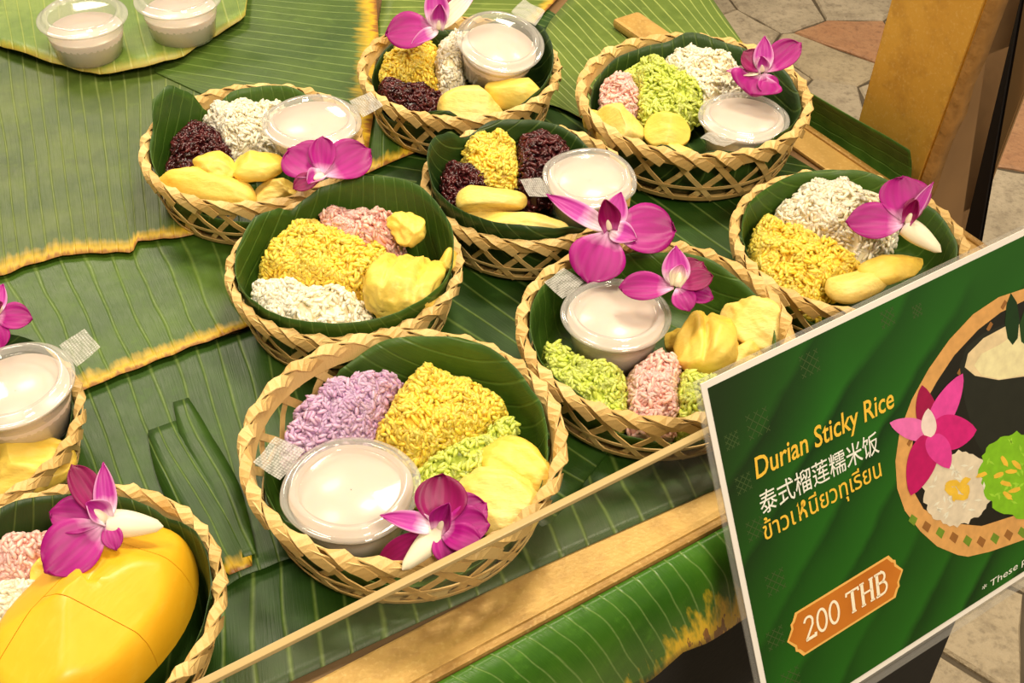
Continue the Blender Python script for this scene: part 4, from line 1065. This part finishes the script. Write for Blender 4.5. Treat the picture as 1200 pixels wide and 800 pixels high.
for ln, th in gl:
    ps = [tl + te * (p[0] / x) + tn * (p[1] * hs_) + te.normalized() * (p[1] * hs_ * .06) for p in ln]; o = len(v); ww = .062 * hs_ * th
    for i, p in enumerate(ps):
        d0 = (p - ps[i - 1]).normalized() if i else (ps[1] - p).normalized(); d1 = (ps[i + 1] - p).normalized() if i < len(ps) - 1 else d0
        m_ = d0 + d1; m_ = m_.normalized() if m_.length > .2 else d0; nn = Vector((-m_.y, m_.x)) * ww / max(.55, m_.dot(d0))
        v += [SP(*(p + nn), 3), SP(*(p - nn), 3)]
    f += [(o + 2 * i, o + 2 * i + 1, o + 2 * i + 3, o + 2 * i + 2) for i in range(len(ps) - 1)]
tag(on_sign('price_lettering', mesh_from('price_lettering', v, f, smooth=False), MT['ink_white2']), 'cream serif price lettering')
# the printed photograph of a basket, in flat pieces of ink
I = lambda n_, *c: MT.setdefault(n_, ink(n_, *c))
flat('printed_basket', [(1200, 338), (1170, 348), (1140, 368), (1112, 398), (1088, 432), (1068, 468), (1054, 505), (1049, 540), (1051, 572), (1060, 598), (1078, 622), (1098, 640), (1122, 650), (1134, 652), (1160, 646), (1200, 632), (1260, 600), (1262, 380)], I('ink_straw', 214, 160, 92), 1.4)
flat('printed_basket', [(1200, 352), (1172, 366), (1146, 386), (1118, 416), (1098, 446), (1080, 478), (1070, 510), (1066, 548), (1070, 575), (1082, 596), (1110, 612), (1150, 616), (1200, 600), (1250, 580), (1250, 380)], I('ink_shadow', 26, 24, 14), 1.6)
for i in range(9):                                  # printed weave along the near side of the basket
    t = i / 8; x = 1068 + 128 * t; y = 604 + 26 * math.sin(min(1, t * 1.25) * math.pi * .62) - 6 * max(0, t - .6) * 4
    flat('printed_weave', [(x, y - 2), (x + 7, y + 3), (x + 3, y + 12), (x - 4, y + 6)], I('ink_weave', 150, 100, 48) if i % 2 else I('ink_green_leaf', 110, 140, 40), 1.7)
for i in range(7):
    t = i / 6; x = 1062 + 110 * t ** .9; y = 520 - 160 * t ** .95
    flat('printed_weave', [(x, y), (x + 5, y - 9), (x + 8, y - 6), (x + 3, y + 3)], I('ink_weave', 150, 100, 48), 1.7)
flat('printed_bowl', [(1205, 372), (1180, 378), (1152, 390), (1132, 406), (1124, 428), (1130, 470), (1142, 515), (1160, 545), (1205, 555), (1255, 540), (1255, 380)], I('ink_bowl', 34, 36, 26), 1.9)
flat('printed_cream', [(1205, 378), (1178, 382), (1152, 396), (1134, 414), (1130, 430), (1142, 440), (1170, 445), (1205, 440), (1240, 420), (1240, 385)], I('ink_cream2', 226, 204, 160), 2.1)
flat('printed_durian', [(1205, 392), (1182, 396), (1170, 404), (1150, 414), (1141, 428), (1150, 440), (1172, 444), (1205, 438)], I('ink_pale', 238, 222, 172), 2.3)
flat('printed_leaf_tip', [(1184, 343), (1179, 356), (1177, 378), (1180, 396), (1186, 404), (1192, 396), (1194, 374), (1191, 354)], I('ink_tip', 18, 52, 14), 2.5)
flat('printed_leaf_tip', [(1200, 362), (1194, 380), (1196, 400), (1204, 406), (1212, 380)], I('ink_tip2', 30, 66, 20), 2.5)
def lumpy(name, cx, cy, rx, ry, mat, k, seed, n=60, amp=.13, rot=0):
    rr = random.Random(seed); pts = []
    for i in range(n):
        a = 2 * math.pi * i / n; q = 1 + amp * (rr.random() - .5); x, y = rx * q * math.cos(a), ry * q * math.sin(a)
        pts.append((cx + x * math.cos(rot) - y * math.sin(rot), cy + x * math.sin(rot) + y * math.cos(rot)))
    flat(name, pts, mat, k)
lumpy('printed_rice', 1122, 572, 40, 44, I('ink_rice', 222, 208, 182), 2.3, 3, rot=.5)
lumpy('printed_rice', 1196, 556, 48, 50, I('ink_green', 128, 188, 30), 2.4, 4, rot=-.2)
rr = random.Random(5)
for i in range(36):
    for cx, cy, sx, sy, nm, c3 in ((1122, 572, 32, 36, 'ink_rice2', (238, 228, 208)), (1180, 556, 26, 40, 'ink_green2', (156, 210, 56))):
        x, y, a = cx + rr.uniform(-sx, sx), cy + rr.uniform(-sy, sy), rr.uniform(0, 3.14)
        if ((x - cx) / sx) ** 2 + ((y - cy) / sy) ** 2 > 1: continue
        dx, dy = math.cos(a) * 5, math.sin(a) * 5
        flat('printed_grain', [(x - dx, y - dy), (x + dy * .3, y - dx * .3), (x + dx, y + dy), (x - dy * .3, y + dx * .3)], I(nm, *c3), 2.7)
for i_, q in enumerate(((1116, 566), (1126, 572), (1118, 578), (1130, 564), (1124, 582), (1112, 574), (1132, 576))): lumpy('printed_topping', q[0], q[1], 8, 4, I('ink_topping', 240, 190, 60), 2.9 + .02 * i_, i_, 12, .4, i_ * .8)
for q in ((1176, 540), (1184, 552), (1178, 566), (1190, 544), (1188, 574), (1170, 556), (1180, 580), (1150, 556)):
    lumpy('printed_topping', q[0], q[1], 7, 3, I('ink_topping', 240, 190, 60), 2.9, int(q[0]), 12, .4, q[1] * .7)
def printed_petal(cx, cy, ang, L, W, c, k):
    pts = []; d = (math.cos(R(ang)), -math.sin(R(ang))); n_ = (-d[1], d[0])
    for s in (1, -1):
        ts = [i / 12 for i in range(13)] if s > 0 else [i / 12 for i in range(11, 0, -1)]
        for t in ts:
            w = W / 2 * math.sin(math.pi * min(1, .04 + t ** .8 * .96)) ** .7 * s
            pts.append((cx + d[0] * L * t + n_[0] * w, cy + d[1] * L * t + n_[1] * w))
    flat('printed_petal', pts, c, k)
OX, OY = 1090, 508
printed_petal(OX, OY, 100, 58, 26, I('ink_mag_d', 156, 10, 70), 3.1)
printed_petal(OX, OY, 62, 80, 28, I('ink_mag_l', 224, 70, 160), 3.2)
printed_petal(OX, OY, 165, 50, 26, I('ink_mag_p', 230, 110, 180), 3.3)
printed_petal(OX, OY, 5, 54, 42, I('ink_mag', 206, 30, 120), 3.4)
printed_petal(OX, OY, -108, 76, 34, I('ink_mag2', 186, 14, 96), 3.5)
printed_petal(OX, OY, -62, 46, 28, I('ink_mag_l2', 220, 60, 150), 3.6)
printed_petal(OX - 2, OY + 4, 92, 34, 18, I('ink_throat', 240, 214, 206), 3.7)

# ------------------------------------------------------------------ the post and stand beyond the table end
pu = .6945
a0, b0 = onU(1043, 0, pu), onU(1156, 0, pu); a1 = onU(1006, 136, pu); b1 = onU(1077, 215, pu)
post = empty('golden_post', TW(pu + .03, a1.dot(NN) + .04, -T)); tag(post, 'gold painted wooden post with rough bark edge beyond the table end', 'post')
pinv = Matrix.Translation(-post.location)
def vline(p, q, z): return p + (q - p) * ((z - p.z) / (q.z - p.z))
def prism(name, lo, hi, depth, mat, parent, inv_, bev=.002):
    """board between two upright edge lines, each given by two points, from z0 to z1, thick along depth"""
    (p0, p1), (q0, q1), z0, z1 = lo[0], lo[1], hi[0], hi[1]
    base = [vline(p0, p1, z0), vline(q0, q1, z0), vline(p0, p1, z1), vline(q0, q1, z1)]
    v = [b + depth * s for s in (0, 1) for b in base]
    f = [(0, 1, 3, 2), (4, 6, 7, 5), (0, 4, 5, 1), (2, 3, 7, 6), (0, 2, 6, 4), (1, 5, 7, 3)]
    me = mesh_from(name, v, f, smooth=False); bm = bmesh.new(); bm.from_mesh(me); bmesh.ops.recalc_face_normals(bm, faces=bm.faces[:])
    if bev: bmesh.ops.bevel(bm, geom=bm.edges[:], offset=bev, segments=2, affect='EDGES')
    bm.to_mesh(me); bm.free(); o = link(name, me, mat, parent); o.matrix_parent_inverse = inv_; return o
ZT = T + .62
prism('gold_board', ((a0, a1), (b0, b1)), (0, ZT), U * .018, MT['gold_board'], post, pinv)
pn = max(b0.dot(NN), b1.dot(NN))
bk = [(b1 + NN * .0005, b0 + NN * .0005), (b1 + NN * .007, b0 + NN * .006)]
# rough bark edge
v, f = [], []; n = 60
for i in range(n):
    z = ZT * i / (n - 1); p = vline(b0, b1, z); w = .006 + .003 * noise.noise(Vector((z * 40, 1, 2))) + .002 * noise.noise(Vector((z * 140, 5, 2)))
    for q in (p + U * .001, p + NN * w + U * (.003 + .002 * noise.noise(Vector((z * 60, 3, 1)))), p + NN * (w * .9) + U * .016, p + U * .017): v.append(q)
f = grid_faces(n, 4); o = link('bark_edge', mesh_from('bark_edge', v, f), MT['bark'], post); o.matrix_parent_inverse = pinv
pe = [b0 + NN * .002 + U * .018, b1 + NN * .002 + U * .018]
n1 = b1.dot(NN) + .004
s0, s1 = onN(1164, 3, n1), onN(1126, 262, n1)
prism('side_board', ((b0 + U * .004 + NN * (n1 - b0.dot(NN)), b1 + U * .004 + NN * (n1 - b1.dot(NN))), (s0, s1)), (T - .12, ZT), -NN * .02, MT['brown_board'], post, pinv, .001)
# black upright with tan board behind
n2 = .80
t0, t1, r0, r1 = onU(1169, 3, n2), onU(1129, 270, n2), onU(1198, 3, n2), onU(1151, 273, n2)
st = empty('upright_bar', Vector((t1.x, t1.y, 0)) + U * .01); tag(st, 'narrow dark stand upright with a tan board behind it, next to the golden post', 'bar')
pinv2 = Matrix.Translation(-st.location)
prism('upright', ((t0, t1), (r0, r1)), (0, ZT), U * .004, MT['dark_bar'], st, pinv2)
r2 = onU(1240, 3, n2 + .012), onU(1157, 222, n2 + .012)
l2 = onU(1186, 3, n2 + .012), onU(1143, 270, n2 + .012)
prism('tan_board', ((l2[0], l2[1]), (r2[0], r2[1])), (0, ZT), U * .004, MT['tan_board'], st, pinv2, .001)
